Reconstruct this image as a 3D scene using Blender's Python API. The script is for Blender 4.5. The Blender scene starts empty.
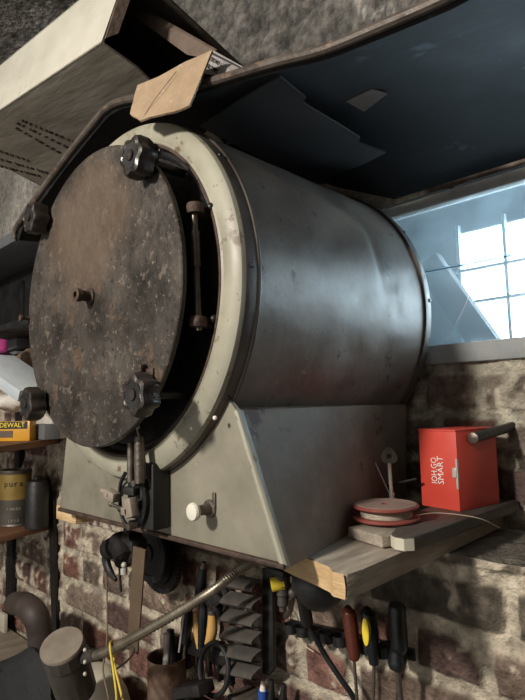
import bpy, bmesh, math, random
from mathutils import Vector as V, Matrix, noise
random.seed(7)
C = bpy.context.scene.collection
Z0 = 1.5                       # height of the drum's axis above the floor; all coordinates below are relative to it
# ---------------------------------------------------------------- camera model (surveyed from the photo)
F = 547.3154
A = ((0.71396165, 0.69978561, -0.0236403), (-0.08528828, 0.0534053, -0.99492401), (-0.69497099, 0.71235383, 0.09781285))
CAM = V((0.80207359, -0.43340237, -0.1781591))
def P(x, y, ax, v):
    a, b = (x-262.5)/F, (y-350)/F
    d = V(tuple(A[0][k]*a + A[1][k]*b + A[2][k] for k in range(3)))
    i = 'XYZ'.index(ax)
    return CAM + d*((v-CAM[i])/d[i])
def PX(x, y, Y): return P(x, y, 'Y', Y)
# ---------------------------------------------------------------- mesh helpers
ORG = {}
def setp(o, label=None, cat=None, group=None, kind=None):
    if label: o['label'] = label
    if cat: o['category'] = cat
    if group: o['group'] = group
    if kind: o['kind'] = kind
    return o
def thing(name, loc, label, cat, group=None):
    o = bpy.data.objects.new(name, None); C.objects.link(o)
    o.empty_display_size = .03
    o.location = V(loc) + V((0, 0, Z0)); ORG[o] = V(loc)
    return setp(o, label, cat, group)
def frame(n):
    n = V(n).normalized(); a = V((0, 0, 1)) if abs(n.z) < .9 else V((1, 0, 0))
    u = n.cross(a).normalized(); return u, n.cross(u).normalized(), n
class MB:
    def __init__(s): s.bm = bmesh.new()
    def face(s, pts):
        return s.bm.faces.new([s.bm.verts.new(V(p)) for p in pts])
    def loft(s, rings, cap=True, closed=True):
        R = [[s.bm.verts.new(V(p)) for p in r] for r in rings]
        n = len(R[0])
        for a, b in zip(R, R[1:]):
            for i in range(n if closed else n-1):
                j = (i+1) % n
                s.bm.faces.new((a[i], a[j], b[j], b[i]))
        if cap and closed:
            s.bm.faces.new(R[0][::-1]); s.bm.faces.new(R[-1])
        return s
    def box(s, c, size, axes=None, bev=0):
        c = V(c); ux, uy, uz = axes or (V((1,0,0)), V((0,1,0)), V((0,0,1)))
        hx, hy, hz = [k/2 for k in size]
        q = [c+ux*a*hx+uy*b*hy+uz*d*hz for d in (-1, 1) for a, b in ((-1,-1),(1,-1),(1,1),(-1,1))]
        vs = [s.bm.verts.new(p) for p in q]
        fs = [s.bm.faces.new([vs[i] for i in f]) for f in ((3,2,1,0),(4,5,6,7),(0,1,5,4),(1,2,6,5),(2,3,7,6),(3,0,4,7))]
        if bev:
            es = list({e for f in fs for e in f.edges})
            bmesh.ops.bevel(s.bm, geom=es, offset=bev, segments=2, affect='EDGES', profile=.5)
        return s
    def prism(s, pts, ext, bev=0):
        ext = V(ext); pts = [V(p) for p in pts]
        a = [s.bm.verts.new(p) for p in pts]; b = [s.bm.verts.new(p+ext) for p in pts]
        n = len(a); fs = [s.bm.faces.new(a[::-1]), s.bm.faces.new(b)]
        for i in range(n): fs.append(s.bm.faces.new((a[i], a[(i+1) % n], b[(i+1) % n], b[i])))
        if bev:
            es = list({e for f in fs for e in f.edges})
            bmesh.ops.bevel(s.bm, geom=es, offset=bev, segments=2, affect='EDGES', profile=.5)
        return s
    def cyl(s, p0, p1, r0, r1=None, n=20, cap=True):
        r1 = r0 if r1 is None else r1
        p0, p1 = V(p0), V(p1); u, w, _ = frame(p1-p0)
        return s.loft([[p+(u*math.cos(t)+w*math.sin(t))*r for t in [2*math.pi*i/n for i in range(n)]] for p, r in ((p0, r0), (p1, r1))], cap)
    def rev(s, p0, axis, prof, n=40, cap=True, closed_prof=False):
        u, w, ax = frame(axis); p0 = V(p0)
        rings = [[p0+ax*h+(u*math.cos(t)+w*math.sin(t))*r for t in [2*math.pi*i/n for i in range(n)]] for r, h in prof]
        if closed_prof: rings.append(rings[0]); cap = False
        return s.loft(rings, cap)
    def tube(s, pts, r, n=10, sub=6, cap=True):
        pts = [V(p) for p in pts]
        if sub > 1 and len(pts) > 2:
            q = [pts[0]*2-pts[1]]+pts+[pts[-1]*2-pts[-2]]; out = []
            rr = r if isinstance(r, (list, tuple)) else None; ro = []
            for i in range(1, len(q)-2):
                for k in range(sub):
                    t = k/sub; a, b, c, d = q[i-1:i+3]
                    out.append(.5*((2*b)+(c-a)*t+(2*a-5*b+4*c-d)*t*t+(3*b-a-3*c+d)*t**3))
                    if rr: ro.append(rr[i-1]*(1-t)+rr[i]*t)
            out.append(pts[-1]); pts = out
            if rr: ro.append(rr[-1]); r = ro
        rings = []; u = None
        for i, p in enumerate(pts):
            t = (pts[min(i+1, len(pts)-1)]-pts[max(i-1, 0)])
            if t.length < 1e-9: t = V((0, 0, 1))
            t.normalize()
            if u is None: u = frame(t)[0]
            u = (u-t*u.dot(t)); u = u.normalized() if u.length > 1e-6 else frame(t)[0]
            w = t.cross(u); ri = r[i] if isinstance(r, (list, tuple)) else r
            rings.append([p+(u*math.cos(a)+w*math.sin(a))*ri for a in [2*math.pi*k/n for k in range(n)]])
        return s.loft(rings, cap)
    def sphere(s, c, r, sc=(1, 1, 1), n=14):
        m = Matrix.Translation(V(c)) @ Matrix.Diagonal((r*sc[0], r*sc[1], r*sc[2], 1))
        bmesh.ops.create_uvsphere(s.bm, u_segments=n, v_segments=max(6, n//2), radius=1, matrix=m); return s
    def rough(s, amp, freq, cuts=0):
        if cuts: bmesh.ops.subdivide_edges(s.bm, edges=s.bm.edges[:], cuts=cuts, use_grid_fill=True)
        for v in s.bm.verts: v.co += noise.noise_vector(v.co*freq)*amp
        return s
    def build(s, name, mat, parent=None, loc=None, ang=35):
        me = bpy.data.meshes.new(name)
        org = ORG[parent] if parent is not None else V(loc or (0, 0, 0))
        bmesh.ops.remove_doubles(s.bm, verts=s.bm.verts[:], dist=1e-6)
        bmesh.ops.recalc_face_normals(s.bm, faces=s.bm.faces[:])
        for v in s.bm.verts: v.co -= org
        s.bm.to_mesh(me); s.bm.free()
        for p in me.polygons: p.use_smooth = True
        me.set_sharp_from_angle(angle=math.radians(ang))
        if mat: me.materials.append(mat)
        o = bpy.data.objects.new(name, me); C.objects.link(o); ORG[o] = org
        if parent is not None: o.parent = parent
        else: o.location = org+V((0, 0, Z0))
        return o
def text(name, s, size, o, xd, yd, mat, parent, depth=.0004, align='LEFT', sx=1):
    cu = bpy.data.curves.new(name, 'FONT'); cu.body = s; cu.size = size; cu.extrude = depth; cu.align_x = align
    cu.resolution_u = 2
    tmp = bpy.data.objects.new(name, cu); C.objects.link(tmp)
    dg = bpy.context.evaluated_depsgraph_get()
    me = bpy.data.meshes.new_from_object(tmp.evaluated_get(dg)); bpy.data.objects.remove(tmp)
    xd, yd = V(xd).normalized(), V(yd).normalized(); zd = xd.cross(yd); org = ORG[parent]
    for v in me.vertices: v.co = V(o)+xd*v.co.x*sx+yd*v.co.y+zd*v.co.z-org
    me.materials.clear(); me.materials.append(mat); me.name = name
    ob = bpy.data.objects.new(name, me); C.objects.link(ob); ob.parent = parent; ORG[ob] = org
    return ob
# ---------------------------------------------------------------- materials
def nd(nt, t, **k):
    n = nt.nodes.new(t)
    for a, b in k.items(): setattr(n, a, b)
    return n
def mat(name, cols, scale=20, rough=.6, metal=0, bump=.2, rvar=.12, detail=6, stretch=(1, 1, 1), spec=.5, speck=None, attr=None, bscale=None):
    """cols: list of (pos, rgb) run over a noise; speck = (scale, threshold, rgb) adds blotches of rust or dirt."""
    m = bpy.data.materials.new(name); m.use_nodes = True; nt = m.node_tree; b = nt.nodes['Principled BSDF']
    L = nt.links.new
    tc = nd(nt, 'ShaderNodeTexCoord'); mp = nd(nt, 'ShaderNodeMapping'); mp.inputs['Scale'].default_value = stretch
    L(tc.outputs['Object'], mp.inputs['Vector'])
    n = nd(nt, 'ShaderNodeTexNoise'); n.inputs['Scale'].default_value = scale; n.inputs['Detail'].default_value = detail; n.inputs['Roughness'].default_value = .65
    L(mp.outputs[0], n.inputs['Vector'])
    r = nd(nt, 'ShaderNodeValToRGB'); e = r.color_ramp.elements
    if len(cols) == 1: cols = [(.3, cols[0]), (.7, tuple(min(1, c*1.12) for c in cols[0]))]
    e[0].position, e[0].color = cols[0][0], (*cols[0][1], 1)
    e[1].position, e[1].color = cols[-1][0], (*cols[-1][1], 1)
    for p_, c_ in cols[1:-1]:
        q = e.new(p_); q.color = (*c_, 1)
    L(n.outputs['Fac'], r.inputs[0]); col = r.outputs[0]
    for sp in (speck or []):
        n2 = nd(nt, 'ShaderNodeTexNoise'); n2.inputs['Scale'].default_value = sp[0]; n2.inputs['Detail'].default_value = 8; n2.inputs['Roughness'].default_value = .7
        L(mp.outputs[0], n2.inputs['Vector'])
        r2 = nd(nt, 'ShaderNodeValToRGB'); r2.color_ramp.elements[0].position = sp[1]-.085; r2.color_ramp.elements[1].position = min(1, sp[1]-.03)
        L(n2.outputs['Fac'], r2.inputs[0])
        mx = nd(nt, 'ShaderNodeMix', data_type='RGBA'); L(r2.outputs[0], mx.inputs['Factor']); L(col, mx.inputs['A']); mx.inputs['B'].default_value = (*sp[2], 1)
        col = mx.outputs['Result']
    if attr:
        at = nd(nt, 'ShaderNodeAttribute'); at.attribute_name = attr
        mx = nd(nt, 'ShaderNodeMix', data_type='RGBA', blend_type='MULTIPLY'); mx.inputs['Factor'].default_value = 1
        L(at.outputs['Color'], mx.inputs['A']); L(col, mx.inputs['B']); col = mx.outputs['Result']
    L(col, b.inputs['Base Color'])
    b.inputs['Metallic'].default_value = metal; b.inputs['Specular IOR Level'].default_value = spec
    mr = nd(nt, 'ShaderNodeMapRange'); mr.inputs['To Min'].default_value = max(.05, rough-rvar); mr.inputs['To Max'].default_value = min(1, rough+rvar)
    mr.inputs['From Min'].default_value = .3; mr.inputs['From Max'].default_value = .7
    L(n.outputs['Fac'], mr.inputs['Value']); L(mr.outputs[0], b.inputs['Roughness'])
    if bump:
        nb = nd(nt, 'ShaderNodeTexNoise'); nb.inputs['Scale'].default_value = bscale or scale*3; nb.inputs['Detail'].default_value = 5
        L(mp.outputs[0], nb.inputs['Vector'])
        bp = nd(nt, 'ShaderNodeBump'); bp.inputs['Strength'].default_value = bump; bp.inputs['Distance'].default_value = .010
        L(nb.outputs['Fac'], bp.inputs['Height']); L(bp.outputs[0], b.inputs['Normal'])
    m['_bsdf'] = 1
    return m
M = {}
M['drum'] = mat('drum_steel', [(.3, (.105, .082, .066)), (.5, (.16, .128, .105)), (.7, (.23, .19, .158))], 10, .42, .15, .30, .14, spec=.38, speck=[(26, .70, (.042, .034, .029)), (58, .715, (.25, .225, .20)), (130, .70, (.045, .038, .032))], bscale=8)
M['hoop'] = mat('hoop_steel', [(.3, (.07, .058, .05)), (.7, (.12, .10, .085))], 12, .42, .5, .15)
M['cream'] = mat('cream_enamel', [(.3, (.235, .225, .175)), (.7, (.35, .34, .27))], 9, .5, 0, .12, speck=[(30, .68, (.14, .10, .07)), (90, .72, (.10, .075, .05))])
M['cradle'] = mat('grey_green_paint', [(.3, (.13, .121, .094)), (.5, (.205, .192, .150)), (.72, (.275, .258, .204))], 6, .5, .1, .15, speck=[(22, .72, (.10, .07, .05)), (70, .74, (.38, .36, .30))])
M['cradle_side'] = mat('worn_side_paint', [(.3, (.125, .09, .066)), (.55, (.20, .15, .112)), (.7, (.27, .208, .16))], 8, .6, .0, .2, spec=.25, speck=[(14, .70, (.08, .04, .032)), (80, .74, (.3, .27, .23))])
M['black'] = mat('black_iron', [(.3, (.010, .010, .011)), (.7, (.026, .025, .025))], 25, .42, .3, .2, speck=[(60, .74, (.09, .07, .055))])
M['nearblack'] = mat('dark_plastic_and_shade', [(.3, (.007, .007, .0075)), (.7, (.014, .014, .015))], 20, .5, 0, .1)  # black plastic; also paints the shade inside the wall cupboard
M['knob'] = mat('knob_bakelite', [(.3, (.016, .013, .011)), (.7, (.034, .026, .022))], 40, .36, 0, .15, speck=[(80, .72, (.09, .06, .045))])
M['rust'] = mat('rusty_iron', [(.3, (.035, .022, .017)), (.7, (.10, .064, .048))], 40, .7, .3, .3)
M['steel'] = mat('bare_steel', [(.3, (.42, .40, .36)), (.7, (.58, .55, .51))], 40, .34, .15, .1)
M['dullsteel'] = mat('dull_steel', [(.3, (.10, .085, .07)), (.7, (.2, .175, .15))], 30, .45, .7, .2)
M['brass'] = mat('brass', [(.3, (.55, .36, .10)), (.7, (.75, .52, .16))], 30, .3, .9, .05)
M['white'] = mat('ivory_plastic', [(.3, (.62, .6, .52)), (.7, (.72, .7, .62))], 20, .4, 0, 0)
M['hood'] = mat('hood_blacksheet', [(.3, (.0085, .0082, .0080)), (.55, (.0145, .0142, .014)), (.72, (.032, .031, .031))], 7, .72, .0, .15, speck=[(9, .70, (.055, .06, .07)), (50, .76, (.09, .09, .095))], bscale=14, spec=.18)
M['hoodrim'] = mat('hood_rim', [(.3, (.05, .04, .034)), (.7, (.12, .10, .085))], 18, .5, .3, .2, speck=[(40, .66, (.16, .11, .08))])
M['plate'] = mat('slate_sheet', [(.3, (.032, .0315, .032)), (.7, (.048, .047, .048))], 8, .7, .0, .08, speck=[(70, .76, (.15, .15, .15))], spec=.25)
M['patch'] = mat('brown_patch', [(.3, (.085, .058, .042)), (.7, (.14, .10, .078))], 30, .7)
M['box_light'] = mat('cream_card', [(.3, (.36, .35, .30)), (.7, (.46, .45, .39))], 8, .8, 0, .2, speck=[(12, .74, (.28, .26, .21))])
M['box_under'] = mat('streaky_card', [(.3, (.20, .175, .14)), (.55, (.31, .28, .23)), (.75, (.42, .385, .325))], 4, .55, 0, .1, stretch=(1, 6, 1))  # darker card with streaks, used for the underside
M['print'] = mat('print_ink', [(.02, .017, .015)], 20, .8, 0, 0)
M['card'] = mat('tan_card', [(.3, (.25, .175, .11)), (.7, (.35, .255, .165))], 25, .85, 0, .3, speck=[(40, .675, (.46, .40, .33)), (14, .74, (.17, .11, .065))])
M['paperscuff'] = mat('scuffed_paper', [(.35, (.30, .22, .145)), (.6, (.52, .45, .37))], 70, .9, 0, .4)
M['paper'] = mat('newsprint', [(.3, (.22, .21, .21)), (.7, (.3, .29, .29))], 30, .85)
M['wood'] = mat('raw_pine', [(.3, (.42, .27, .13)), (.5, (.56, .39, .21)), (.75, (.66, .49, .29))], 18, .75, 0, .3, stretch=(1, 1, 6))
M['woodgrey'] = mat('weathered_board', [(.3, (.20, .165, .13)), (.55, (.33, .285, .23)), (.75, (.46, .41, .34))], 9, .75, 0, .35, stretch=(6, 1, 6))
M['wooddark'] = mat('dirty_board_and_shade', [(.3, (.045, .038, .032)), (.7, (.10, .085, .07))], 12, .6, 0, .3, stretch=(5, 1, 5))  # dirty boards, and the painted shade inside the cardboard box
M['shelfwood'] = mat('shelf_chipboard', [(.3, (.13, .062, .03)), (.7, (.20, .10, .05))], 20, .6, 0, .15)
M['red'] = mat('red_box_card', [(.3, (.58, .062, .042)), (.7, (.63, .072, .050))], 6, .5, 0, .03)
M['redside'] = M['red']
M['lettering'] = mat('white_ink', [(.8, .72, .68)], 20, .6, 0, 0)
M['spoolred'] = mat('spool_card', [(.3, (.26, .17, .14)), (.7, (.37, .27, .23))], 20, .6, 0, .1)
M['spoolrim'] = mat('spool_rim', [(.3, (.20, .045, .035)), (.7, (.28, .075, .06))], 20, .55, 0, .1)
M['thread'] = mat('wound_wire', [(.3, (.42, .37, .30)), (.7, (.52, .47, .4))], 60, .5, .2, .3, stretch=(1, 1, 8))
M['yellow'] = mat('yellow_plastic', [(.3, (.58, .27, .015)), (.7, (.68, .36, .03))], 12, .4, 0, 0)
M['yellowlab'] = mat('yellow_insert', [(.8, .62, .05)], 12, .4, 0, 0)
M['blue'] = mat('blue_plastic', [(.02, .07, .3)], 12, .4, 0, 0)
M['gold'] = mat('gold_label', [(.3, (.20, .135, .035)), (.7, (.29, .20, .055))], 14, .4, .2, .05)
M['canbody'] = mat('can_label_dark', [(.3, (.05, .047, .04)), (.7, (.085, .078, .065))], 14, .45, .2, .05)
M['pale'] = mat('pale_foam', [(.3, (.44, .50, .55)), (.7, (.56, .61, .65))], 12, .6, 0, .05)
M['bag'] = mat('plastic_bag', [(.3, (.5, .47, .42)), (.7, (.66, .63, .58))], 12, .35, 0, .3)
M['greyitem'] = mat('grey_tray', [(.3, (.10, .105, .115)), (.7, (.15, .155, .165))], 10, .5)
M['brownitem'] = mat('brown_parcel', [(.3, (.11, .075, .05)), (.7, (.17, .12, .08))], 10, .7)
M['pink'] = mat('pink_cloth', [(.42, .05, .22)], 10, .7)
M['lampgrey'] = mat('lamp_grey', [(.3, (.04, .038, .034)), (.7, (.075, .07, .063))], 14, .5, .2, .1)
M['lampcap'] = mat('lamp_cap', [(.3, (.20, .17, .135)), (.7, (.28, .24, .195))], 22, .6, .1, .15)
M['hose'] = mat('metal_hose', [(.3, (.20, .175, .135)), (.7, (.32, .285, .225))], 30, .38, .75, .05)
M['canister'] = mat('canister_plastic', [(.3, (.46, .43, .35)), (.7, (.56, .53, .44))], 10, .5, 0, .05)
M['rubber'] = mat('brown_rubber', [(.3, (.035, .025, .022)), (.7, (.06, .045, .04))], 16, .6, 0, .1)
M['fabric'] = mat('black_fabric', [(.3, (.008, .009, .011)), (.7, (.018, .02, .023))], 30, .8, 0, .3)
M['handlewood'] = mat('handle_wood', [(.3, (.50, .28, .08)), (.7, (.66, .40, .14))], 20, .45, 0, .1, stretch=(1, 1, .3))
M['redhandle'] = mat('amber_handle', [(.3, (.075, .016, .010)), (.7, (.125, .032, .017))], 25, .35, 0, .05)
M['blackhandle'] = mat('dark_handle', [(.3, (.005, .007, .009)), (.7, (.011, .014, .017))], 25, .35, 0, .05)
M['ribs'] = mat('ribbed_steel', [(.3, (.10, .092, .085)), (.7, (.17, .158, .145))], 20, .42, .4, .15)
M['tin'] = mat('rusty_tin', [(.3, (.10, .05, .032)), (.5, (.16, .10, .07)), (.75, (.24, .2, .16))], 22, .55, .4, .2)
M['cord'] = mat('brown_cord', [(.16, .115, .07)], 30, .7, 0, .2)
M['cordyellow'] = mat('yellow_cord', [(.66, .5, .08)], 30, .6, 0, .1)
M['beige'] = mat('beige_wire', [(.45, .36, .27)], 30, .6, 0, 0)
M['brick'] = mat('brick_and_lime', [(.3, (.50, .47, .45)), (.5, (.86, .84, .81)), (.7, (1.2, 1.17, 1.12))], 55, .9, 0, .8, attr='tint', bscale=130, spec=.2)
M['plaster'] = mat('rough_plaster', [(.34, (.38, .38, .38)), (.5, (.85, .85, .85)), (.66, (1.45, 1.42, 1.37))], 42, .92, 0, 1.0, attr='tint', bscale=90, spec=.2)
M['concrete'] = mat('bare_concrete', [(.3, (.08, .075, .07)), (.7, (.15, .145, .135))], 6, .9, 0, .6)
M['winframe'] = mat('window_frame_paint', [(.3, (.24, .26, .27)), (.7, (.34, .36, .37))], 12, .6, 0, .15)
M['winpale'] = mat('window_head_paint', [(.3, (.30, .30, .29)), (.7, (.46, .46, .44))], 16, .7, 0, .2)
M['outwall'] = mat('outer_wall_paint', [(.3, (.085, .10, .105)), (.7, (.12, .14, .147))], 6, .8, 0, .1)
M['beam'] = mat('outer_brace', [(.02, .03, .035)], 10, .7, 0, .1)
def emat(name, c, s):
    m = bpy.data.materials.new(name); m.use_nodes = True; nt = m.node_tree; nt.nodes.clear()
    e = nd(nt, 'ShaderNodeEmission'); e.inputs[0].default_value = (*c, 1); e.inputs[1].default_value = s
    o = nd(nt, 'ShaderNodeOutputMaterial'); nt.links.new(e.outputs[0], o.inputs[0]); return m
M['daylight'] = emat('daylit_pane', (.86, .95, 1.0), 20)
def glassmat():
    m = bpy.data.materials.new('dusty_glass'); m.use_nodes = True; nt = m.node_tree; nt.nodes.clear(); L = nt.links.new
    tc = nd(nt, 'ShaderNodeTexCoord')
    n1 = nd(nt, 'ShaderNodeTexNoise'); n1.inputs['Scale'].default_value = 7; n1.inputs['Detail'].default_value = 8; n1.inputs['Roughness'].default_value = .7
    n2 = nd(nt, 'ShaderNodeTexNoise'); n2.inputs['Scale'].default_value = 160; n2.inputs['Detail'].default_value = 3
    L(tc.outputs['Object'], n1.inputs[0]); L(tc.outputs['Object'], n2.inputs[0])
    mr = nd(nt, 'ShaderNodeMapRange'); mr.inputs['From Min'].default_value = .35; mr.inputs['From Max'].default_value = .7; mr.inputs['To Min'].default_value = .12; mr.inputs['To Max'].default_value = .42
    L(n1.outputs[0], mr.inputs[0])
    r2 = nd(nt, 'ShaderNodeMapRange'); r2.inputs['From Min'].default_value = .62; r2.inputs['From Max'].default_value = .75; r2.inputs['To Max'].default_value = .25
    L(n2.outputs[0], r2.inputs[0])
    ad = nd(nt, 'ShaderNodeMath', operation='ADD', use_clamp=True); L(mr.outputs[0], ad.inputs[0]); L(r2.outputs[0], ad.inputs[1])
    t = nd(nt, 'ShaderNodeBsdfTransparent'); t.inputs[0].default_value = (.86, .95, 1, 1)
    d = nd(nt, 'ShaderNodeBsdfDiffuse'); d.inputs[0].default_value = (.26, .29, .30, 1)
    tr = nd(nt, 'ShaderNodeBsdfTranslucent'); tr.inputs[0].default_value = (.24, .31, .35, 1)
    a1 = nd(nt, 'ShaderNodeMixShader'); a1.inputs[0].default_value = .6; L(d.outputs[0], a1.inputs[1]); L(tr.outputs[0], a1.inputs[2])
    a2 = nd(nt, 'ShaderNodeMixShader'); L(ad.outputs[0], a2.inputs[0]); L(t.outputs[0], a2.inputs[1]); L(a1.outputs[0], a2.inputs[2])
    g = nd(nt, 'ShaderNodeBsdfGlossy'); g.inputs['Roughness'].default_value = .15
    a3 = nd(nt, 'ShaderNodeMixShader'); a3.inputs[0].default_value = .04; L(a2.outputs[0], a3.inputs[1]); L(g.outputs[0], a3.inputs[2])
    o = nd(nt, 'ShaderNodeOutputMaterial'); L(a3.outputs[0], o.inputs[0]); return m
M['glass'] = glassmat()
# lid: rust bloom and scratches with a shape of their own
def lidmat():
    m = mat('lid_iron', [(.32, (.018, .015, .013)), (.5, (.040, .034, .029)), (.68, (.072, .061, .051))], 12, .5, .15, .35, .12,
            speck=[(13, .655, (.085, .058, .041)), (40, .665, (.12, .097, .078)), (85, .66, (.014, .012, .010)), (140, .695, (.21, .18, .15))], bscale=40)
    nt = m.node_tree; L = nt.links.new; b = nt.nodes['Principled BSDF']
    src = b.inputs['Base Color'].links[0].from_socket
    tc = nd(nt, 'ShaderNodeTexCoord'); mp = nd(nt, 'ShaderNodeMapping', vector_type='TEXTURE')
    mp.inputs['Location'].default_value = (-.02, 0, .105+.384); mp.inputs['Scale'].default_value = (.15, 1, .13)
    L(tc.outputs['Object'], mp.inputs[0])
    nz = nd(nt, 'ShaderNodeTexNoise'); nz.inputs['Scale'].default_value = 9; nz.inputs['Detail'].default_value = 6; L(tc.outputs['Object'], nz.inputs[0])
    sx = nd(nt, 'ShaderNodeSeparateXYZ'); L(mp.outputs[0], sx.inputs[0])
    cb = nd(nt, 'ShaderNodeCombineXYZ'); L(sx.outputs[0], cb.inputs[0]); L(sx.outputs[2], cb.inputs[2])
    ln = nd(nt, 'ShaderNodeVectorMath', operation='LENGTH'); L(cb.outputs[0], ln.inputs[0])
    ad = nd(nt, 'ShaderNodeMath', operation='ADD'); L(ln.outputs['Value'], ad.inputs[0]); L(nz.outputs[0], ad.inputs[1])
    mr = nd(nt, 'ShaderNodeMapRange', interpolation_type='SMOOTHSTEP'); mr.inputs['From Min'].default_value = 1.0; mr.inputs['From Max'].default_value = 1.6; mr.inputs['To Min'].default_value = .7; mr.inputs['To Max'].default_value = 0
    L(ad.outputs[0], mr.inputs[0])
    mx = nd(nt, 'ShaderNodeMix', data_type='RGBA'); L(mr.outputs[0], mx.inputs['Factor']); L(src, mx.inputs['A']); mx.inputs['B'].default_value = (.12, .085, .060, 1)
    L(mx.outputs['Result'], b.inputs['Base Color'])
    return m
M['lid'] = lidmat()

# ---------------------------------------------------------------- the setting
WY, NY = .38, .60            # front brick face, niche back
LZ, HZ = -.41, .40          # niche ledge and lintel heights
NXL = -.36                   # niche's left reveal
def hsh(a, b, k=0):
    return (math.sin(a*127.1+b*311.7+k*74.7)*43758.5453) % 1.0
BRK = [(.21, .115, .097), (.18, .110, .097), (.23, .175, .145), (.31, .255, .21), (.155, .105, .096), (.23, .118, .096), (.25, .20, .165)]
def brick_at(u, v, seed=0, white=0.0, stone=None, grime=None):
    n1 = noise.noise(V((u*3.1+seed, v*3.1, 1.7))); n2 = noise.noise(V((u*11+seed, v*11, 4.2))); n3 = noise.noise(V((u*38, v*38+seed, 9.1)))
    vv = v+.016*n1+.004*n2; row = math.floor(vv/.087)
    uu = u+.122*(row % 2)+.05*hsh(row, 3, seed)+.007*n2; col = math.floor(uu/.243)
    # some bricks are headers (half length)
    fu, L = (uu/.243-col)*.243, .243
    if hsh(row, col, seed+5) < .38:
        h = fu > .1215; fu -= .1215*h; L = .1215; col = col+.5*h
    fv = vv-row*.087
    d = min(fu, L-fu, fv, .087-fv)
    w = .0075+.006*n2+.005*n3+.003*hsh(row, col, 8)
    m = max(0, min(1, (d-w)/.006))
    n4 = noise.noise(V((u*75+seed, v*75, 3.3)))
    slop = max(0, min(1, (n1*.8+n2*.75+n3*.55+n4*.3-.42+white*.75)*5.5))      # lime smeared over the brick
    b = V(BRK[int(hsh(row, col, seed+1)*7) % 7])*(.62+.55*hsh(row, col, seed+2))
    if stone and stone(u, v): b = V((.17, .15, .125))*(.7+.6*hsh(row, col, 11))
    mo = V((.60, .545, .45))*(.85+.5*n3+.25*n2)
    k = m*(1-slop*.85)
    c = mo*(1-k)*(1+.22*n4)+b*k*(1+.4*n3+.3*n2+.3*n4)
    if grime: c = c*grime(u, v, n1, n2)
    h = m*(.007+.006*(hsh(row, col, seed+9)-.5))+.004*n2*1.2+.0025*n3+.002*slop
    return h, c
def slab(name, us, vs, fn, mp, material, kind='structure', skip=None, extra=None):
    """a grid wall: fn(u, v) gives (relief, tint); mp(u, v, h) the point"""
    bm = bmesh.new(); lay = bm.verts.layers.float_color.new('tint'); g = {}
    def vert(i, j):
        if (i, j) not in g:
            h, c = fn(us[i], vs[j]); q = bm.verts.new(V(mp(us[i], vs[j], h))+V((0, 0, Z0))); q[lay] = (max(0, c[0]), max(0, c[1]), max(0, c[2]), 1); g[i, j] = q
        return g[i, j]
    for i in range(len(us)-1):
        for j in range(len(vs)-1):
            if skip and skip((us[i]+us[i+1])/2, (vs[j]+vs[j+1])/2): continue
            bm.faces.new((vert(i, j), vert(i+1, j), vert(i+1, j+1), vert(i, j+1)))
    me = bpy.data.meshes.new(name); bm.to_mesh(me); bm.free()
    for p in me.polygons: p.use_smooth = True
    me.materials.append(material)
    o = bpy.data.objects.new(name, me); C.objects.link(o); o['kind'] = kind
    if extra:                                           # solid backing
        pass
    return o
def rng(a, b, s):
    n = max(1, int(round((b-a)/s))); return [a+(b-a)*i/n for i in range(n+1)]
def sstone(u, v): return u > .05 and v > -.52
wl = lambda u: max(0, min(1, (-.25-u)/.9))
def lowfn(u, v):
    h, c = brick_at(u, v, 0, .03+.62*wl(u), sstone)
    return h, c
us = rng(-1.75, -.95, .009)[:-1]+rng(-.95, -.3, .005)[:-1]+rng(-.3, .55, .0033)[:-1]+rng(.55, 1.15, .03); vs = [-1.5, -1.3]+rng(-1.1, -.8, .006)[:-1]+rng(-.8, LZ, .0033)
slab('wall_back', us, vs, lowfn, lambda u, v, h: (u, WY-h, v), M['brick'])
us = rng(-1.75, NXL, .010); vs = rng(LZ, HZ, .010)+rng(HZ, .98, .02)[1:]
def leftfn(u, v):
    if v > .12+.05*noise.noise(V((u*4, 0, 0))):
        n = noise.noise(V((u*5, v*5, 3))); n2 = noise.noise(V((u*24, v*24, 3)))
        g = .34+.14*n+.1*n2
        return .006*n+.004*n2, V((g, g*.98, g*.94))
    return brick_at(u, v, 0, .55)
slab('trim_1', us, vs, leftfn, lambda u, v, h: (u, WY-h, v), M['brick'])
# rough plaster of the lintel over the niche
def plfn(u, v):
    n1 = noise.noise(V((u*4, v*4, 7))); n2 = noise.noise(V((u*16, v*16, 7))); n3 = noise.noise(V((u*55, v*55, 2)))
    g = .115+.05*n1+.055*n2+.06*n3
    crack = abs((u-.33)+.5*(v-.5)+.05*n2+.02*n3)
    if crack < .008 and v > .42: g = .30
    return .014*n1+.012*n2+.009*n3, V((g*1.02, g*.98, g*.93))
slab('wall_front', rng(NXL, 1.15, .009), rng(HZ, .98, .009), plfn, lambda u, v, h: (u, WY-h, v), M['plaster'])
# back of the niche with the window opening
WX0, WX1, WZ0, WZ1 = .165, 1.0, -.108, .246
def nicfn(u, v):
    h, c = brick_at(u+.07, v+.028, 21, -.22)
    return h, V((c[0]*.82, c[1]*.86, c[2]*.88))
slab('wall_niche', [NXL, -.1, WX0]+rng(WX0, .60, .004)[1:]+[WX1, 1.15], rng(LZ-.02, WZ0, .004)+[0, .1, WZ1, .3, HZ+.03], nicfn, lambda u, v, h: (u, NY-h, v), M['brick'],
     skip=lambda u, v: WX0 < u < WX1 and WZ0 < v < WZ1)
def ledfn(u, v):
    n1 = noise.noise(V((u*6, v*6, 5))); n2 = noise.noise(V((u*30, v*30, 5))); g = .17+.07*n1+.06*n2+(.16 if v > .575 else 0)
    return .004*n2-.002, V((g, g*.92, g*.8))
slab('trim_2', rng(NXL, 1.15, .008), rng(WY-.008, NY, .008), ledfn, lambda u, v, h: (u, v, LZ+h), M['brick'])
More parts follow.
